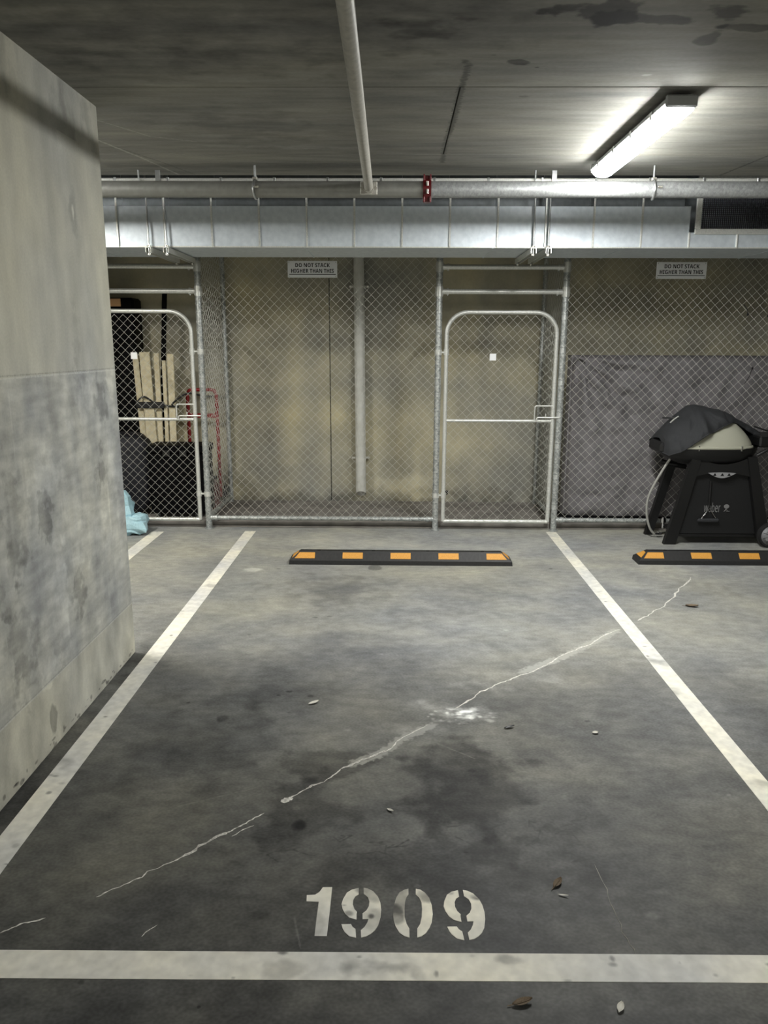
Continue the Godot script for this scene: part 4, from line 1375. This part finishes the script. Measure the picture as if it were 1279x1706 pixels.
func build_stored() -> void:
	wheel_stop(P(0.043, 0, 5.105), "black rubber wheel stop with yellow reflectors in the middle bay")
	wheel_stop(P(2.476, 0, 5.17), "black rubber wheel stop with yellow reflectors in front of the barbecue")
	# mattress standing in the right cage
	var o := thing("mattress", "large mattress in a wrinkled dark grey cover standing in the right cage", "mattress", P(2.45, 0.05, 6.3))
	var nz := FastNoiseLite.new()
	nz.seed = 3
	nz.frequency = 2.2
	nz.fractal_octaves = 4
	var lo := P(1.42, 0.06, 6.17)
	var hi := P(3.44, 1.425, 6.40)
	var bed := func(u: float, v: float) -> Vector3:   # front face wrapped over the top and sides
		var x := lerpf(lo.x, hi.x, u)
		var y := lerpf(lo.y, hi.y, v)
		var ex := minf(x - lo.x, hi.x - x)
		var ey := minf(y - lo.y, hi.y - y)
		var rr := 0.10
		var b := 0.0
		if ex < rr:
			b += 1.0 - sqrt(maxf(0, 1.0 - pow(1.0 - ex / rr, 2.0)))
		if ey < rr:
			b += 1.0 - sqrt(maxf(0, 1.0 - pow(1.0 - ey / rr, 2.0)))
		var q := Vector2(x - 1.46, 1.40 - y)
		var an := atan2(q.y, q.x)
		var ra := q.length()
		var fold := sin(an * 15.0 + nz.get_noise_2d(ra * 1.5, an * 0.4) * 2.0) * 0.055 * smoothstep(0.03, 0.30, ra) * exp(-ra * 1.5)
		return Vector3(x + (0.01 if x < 2 else 0.0) * b, y - 0.012 * b * (1 if v > 0.5 else 0), lo.z - minf(b, 1.0) * rr + fold + nz.get_noise_2d(x, y) * 0.035)
	var g := G.new()
	g.grid(150, 110, bed, P(2.4, 0.7, 30.0))
	var fb := func(z: float): return [Vector3(lo.x + 0.002, lo.y, z), Vector3(hi.x - 0.002, lo.y, z), Vector3(hi.x - 0.002, hi.y - 0.012, z), Vector3(lo.x + 0.002, hi.y - 0.012, z)]
	g.hexa(fb.call(-6.275), fb.call(-6.40))
	part("cloth_cover", g, M.mattress, o)
	g = G.new()
	g.tube([P(1.425, 1.35, 6.19), P(1.45, 1.40, 6.18), P(1.49, 1.385, 6.165), P(1.51, 1.36, 6.16)], [0.004, 0.012, 0.012, 0.004], 8)
	part("cover_knot", g, M.mattress, o)
	g = G.new()
	g.bx(1.40, 3.44, 0.048, 0.10, 6.15, 6.42, 0.02)
	part("plastic_sheet", g, M.trunk, o)
	# left cage
	o = thing("tall_case", "tall black case at the back of the left cage, beside the blade wall", "case", P(-2.48, 0.05, 6.77))
	g = G.new()
	g.bx(-2.72, -2.245, 0.05, 1.873, 6.66, 6.88, 0.02)
	part("shell", g, M.trunk, o)
	g = G.new()
	g.bx(-2.46, -2.352, 1.80, 1.865, 6.656, 6.662, 0.002)
	part("sticker", g, M.label, o, "small tan sticker")
	o = thing("black_pole", "slim black pole leaning among the timber boards in the left cage", "pole", P(-1.98, 0.05, 6.6))
	g = G.new()
	g.tube([P(-2.10, 0.05, 6.62), P(-1.97, 1.93, 6.66)], 0.021, 14)
	part("shaft", g, M.trunk, o)
	g = G.new()
	g.tube([P(-1.97, 1.93, 6.66), P(-1.969, 1.945, 6.66)], 0.023, 14)
	part("end_cap", g, M.dark, o)
	for e in [   # foot x, head x, head y, width, depth
		[-2.175, -2.235, 1.40, 0.05, 6.585, "leftmost pale timber board leaning in the left cage"], [-2.105, -2.145, 1.42, 0.088, 6.555, "widest pale timber board leaning in the left cage"],
		[-2.055, -2.055, 1.41, 0.045, 6.59, "narrow pale timber board just left of the black pole"], [-1.995, -1.985, 1.35, 0.03, 6.56, "thin pale timber strip just right of the black pole"], [-1.94, -1.925, 1.405, 0.055, 6.555, "rightmost pale timber board leaning in the left cage"]]:
		o = thing("timber_board", e[5], "board", P(e[0], 0.05, e[4]), "pale timber boards in the left cage")
		g = G.new()
		g.bar(P(e[0], 0.052, e[4] - 0.012), P(e[1], e[2], e[4] + 0.012), e[3], 0.018, 0.002, Vector3(0, 0, 1))
		part("board", g, M.timber, o)
	# black trunk with castors
	o = thing("storage_trunk", "low black storage trunk on castors behind the left gate", "trunk", P(-1.83, 0.048, 6.35))
	g = G.new()
	g.bx(-2.06, -1.58, 0.085, 0.60, 6.22, 6.48, 0.015)
	part("body", g, M.trunk, o)
	g = G.new()
	g.bx(-2.07, -1.57, 0.60, 0.665, 6.21, 6.49, 0.012)
	part("lid", g, M.trunk, o)
	for x in [-1.90, -1.76]:
		g = G.new()
		g.bx(x - 0.03, x + 0.03, 0.575, 0.625, 6.200, 6.214, 0.004)
		part("catch", g, M.black, o)
	for x in [-2.0, -1.68]:
		for d in [6.26, 6.44]:
			g = G.new()
			g.tube([P(x - 0.012, 0.07, d), P(x + 0.012, 0.07, d)], 0.022, 14)
			part("castor", g, M.rubber, o)
	o = thing("navy_bundle", "dark navy cloth bundle between the black trunk and the blade wall", "bundle", P(-2.3, 0.05, 6.4))
	g = G.new()
	crumple(g, P(-2.33, 0.41, 6.36), Vector3(0.27, 0.36, 0.14), 4, 0.05, 3.0, 40)
	part("cloth", g, M.navy, o)
	# cable wound round the boards
	o = thing("black_cable", "black cable looped round the timber boards and the red trolley", "cable", P(-1.95, 1.0, 6.48))
	g = G.new()
	var cv := Curve3D.new()
	for e in [[-2.22, 1.0, 6.52], [-2.16, 1.045, 6.52], [-2.08, 1.0, 6.53], [-1.98, 0.97, 6.53], [-1.87, 0.96, 6.53], [-1.92, 0.98, 6.52], [-1.80, 1.07, 6.52], [-1.72, 1.07, 6.52], [-1.64, 1.05, 6.54], [-1.575, 1.05, 6.58]]:
		cv.add_point(P(e[0], e[1], e[2]), Vector3(-0.03, 0.012, 0), Vector3(0.03, -0.012, 0))
	var pts := []
	for k in 60:
		pts.append(cv.sample_baked(cv.get_baked_length() * k / 59.0, true))
	g.tube(pts, 0.008, 8)
	part("cable", g, M.black, o)
	g = G.new()
	g.bx(-2.235, -1.99, 0.945, 1.0, 6.525, 6.539, 0.005)
	part("wrapped_band", g, M.black, o)
	# trolley
	o = thing("hand_trolley", "red hand trolley at the back of the left cage", "trolley", P(-1.74, 0.05, 6.7))
	for x in [-1.86, -1.60]:
		g = G.new()
		g.tube([P(x, 0.12, 6.80), P(x, 1.05, 6.80)], 0.016, 12)
		part("upright", g, M.trolley, o)
	g = G.new()
	g.tube([P(-1.86, 1.05, 6.80), P(-1.845, 1.08, 6.80), P(-1.82, 1.09, 6.80), P(-1.64, 1.09, 6.80), P(-1.615, 1.08, 6.80), P(-1.60, 1.05, 6.80)], 0.016, 12)
	part("handle", g, M.trolley, o)
	for y in [0.86, 0.2]:
		g = G.new()
		g.bar(P(-1.86, y, 6.80), P(-1.60, y, 6.80), 0.012, 0.04, 0.003)
		part("crossbar", g, M.trolley, o)
	g = G.new()
	g.bx(-1.86, -1.60, 0.055, 0.065, 6.69, 6.82, 0.002)
	part("toe_plate", g, M.trolley, o)
	for x in [-1.90, -1.563]:
		g = G.new()
		g.tube([P(x - 0.02, 0.128, 6.88), P(x + 0.02, 0.128, 6.88)], 0.08, 24)
		part("wheel", g, M.rubber, o)
	# small red can seen through the partition
	o = thing("red_bottle", "small red bottle on the floor behind the left partition mesh", "bottle", P(-1.585, 0.05, 6.52))
	g = G.new()
	g.tube([P(-1.585, 0.049, 6.55), P(-1.585, 0.06, 6.55), P(-1.585, 0.26, 6.55), P(-1.585, 0.31, 6.55), P(-1.585, 0.33, 6.55)], [0.03, 0.034, 0.034, 0.014, 0.014], 18)
	part("bottle_body", g, M.red, o)
	g = G.new()
	g.tube([P(-1.585, 0.33, 6.55), P(-1.585, 0.355, 6.55)], 0.016, 14)
	part("bottle_cap", g, M.dark, o)
	# pale blue plastic bag in front of the left gate
	o = thing("plastic_bag", "crumpled pale blue plastic bag on the floor at the left gate", "bag", P(-2.2, 0, 5.9))
	g = G.new()
	crumple(g, P(-2.16, 0.083, 5.87), Vector3(0.185, 0.085, 0.12), 6, 0.11, 6.0, 15, true)
	part("bag", g, M.tarp, o)
	g = G.new()
	crumple(g, P(-2.27, 0.17, 5.88), Vector3(0.185, 0.17, 0.09), 8, 0.10, 6.0, 14, true)
	part("bag_top", g, M.tarp, o)
	# litter on the floor
	for e in [
		["dry_leaf", 0.47, 1.877, 0.045, 0.02, 50, "leaf", "curled pale dry leaf on the floor right of the last digit"], ["twig", 0.476, 1.83, 0.03, 0.006, -15, "chip", "tiny pale twig just in front of the curled dry leaf"],
		["paper_scrap", -0.008, 2.213, 0.028, 0.010, -40, "chip", "tiny white paper scrap in the dark stain behind the number"], ["paint_flake", 0.797, 2.736, 0.026, 0.018, 10, "chip", "white flake on the floor near the right bay line"],
		["foil_scrap", -0.338, 2.965, 0.05, 0.02, 30, "chip", "pale foil scrap on the floor left of the crack"], ["rubber_scrap", 0.464, 2.772, 0.045, 0.015, 20, "black", "black scrap beside the white cement patch"],
		["dry_leaf", 1.743, 4.231, 0.07, 0.035, -20, "leaf", "dark dry leaf on the floor in the right bay"], ["dry_leaf", 0.305, 1.475, 0.05, 0.02, 15, "leaf", "flattened leaf on the floor in front of the wide line"],
		["paper_scrap", 0.53, 1.466, 0.03, 0.016, 60, "chip", "small pale scrap in front of the wide line, right of the flattened leaf"]]:
		o = thing(e[0], e[7], e[0].replace("_", " "), P(e[1], 0, e[2]))
		g = G.new()
		var bs := Basis(Vector3.UP, deg_to_rad(e[5]))
		var L: float = e[3]
		var W: float = e[4]
		var at := P(e[1], 0.0022, e[2])
		var leaf := func(u: float, v: float) -> Vector3:
			var w := W * 0.5 * pow(maxf(sin(PI * clampf(u, 0.02, 0.98)), 0.0), 0.7) * (2 * v - 1)
			return at + bs * Vector3((u - 0.5) * L, absf(2 * v - 1) * W * 0.22 + 0.1 * L * u * u, w)
		g.grid(8, 4, leaf, at - Vector3(0, 1, 0))
		part("blade", g, M[e[6]], o)
		if e[0] == "dry_leaf":
			g = G.new()
			g.tube([at + bs * Vector3(-L * 0.75, 0.001, 0), at + bs * Vector3(-L * 0.4, 0.001, 0), at + bs * Vector3(L * 0.4, 0.1 * L, 0)], 0.0012, 5)
			part("stalk", g, M.leaf, o)


func _ready() -> void:
	# camera: held at 1.5 m, looking slightly down
	var cam := Camera3D.new()
	cam.name = "camera"
	cam.fov = 68.19
	cam.near = 0.05
	cam.position = Vector3(0, 1.5, 0)
	cam.rotation = Vector3(deg_to_rad(-12.57), deg_to_rad(0.83), deg_to_rad(0.22))
	add_child(cam)
	cam.current = true
	var env := Environment.new()
	env.background_mode = Environment.BG_COLOR
	env.background_color = Color(0, 0, 0)
	env.tonemap_mode = Environment.TONE_MAPPER_LINEAR
	env.tonemap_exposure = 1.0
	env.sdfgi_enabled = true
	env.ssao_enabled = true
	env.ssil_enabled = true
	var we := WorldEnvironment.new()
	we.name = "environment"
	we.environment = env
	add_child(we)
	make_materials()
	batten(1.12, 3.87, "lit batten light on the ceiling, right of the overhead pipe", 3.7, Color(1.0, 1.0, 0.985))
	batten(-2.55, 3.87, "batten light hidden behind the blade wall", 4.2, Color(1.0, 0.97, 0.90))
	batten(1.12, -4.6, "batten light over the aisle behind the photographer, right", 36.0, Color(1.0, 1.0, 0.985))
	batten(-2.55, -4.6, "batten light over the aisle behind the photographer, left", 12.0, Color(1.0, 0.97, 0.9))
	build_setting()
	build_services()
	build_cages()
	build_stored()
	build_barbecue()
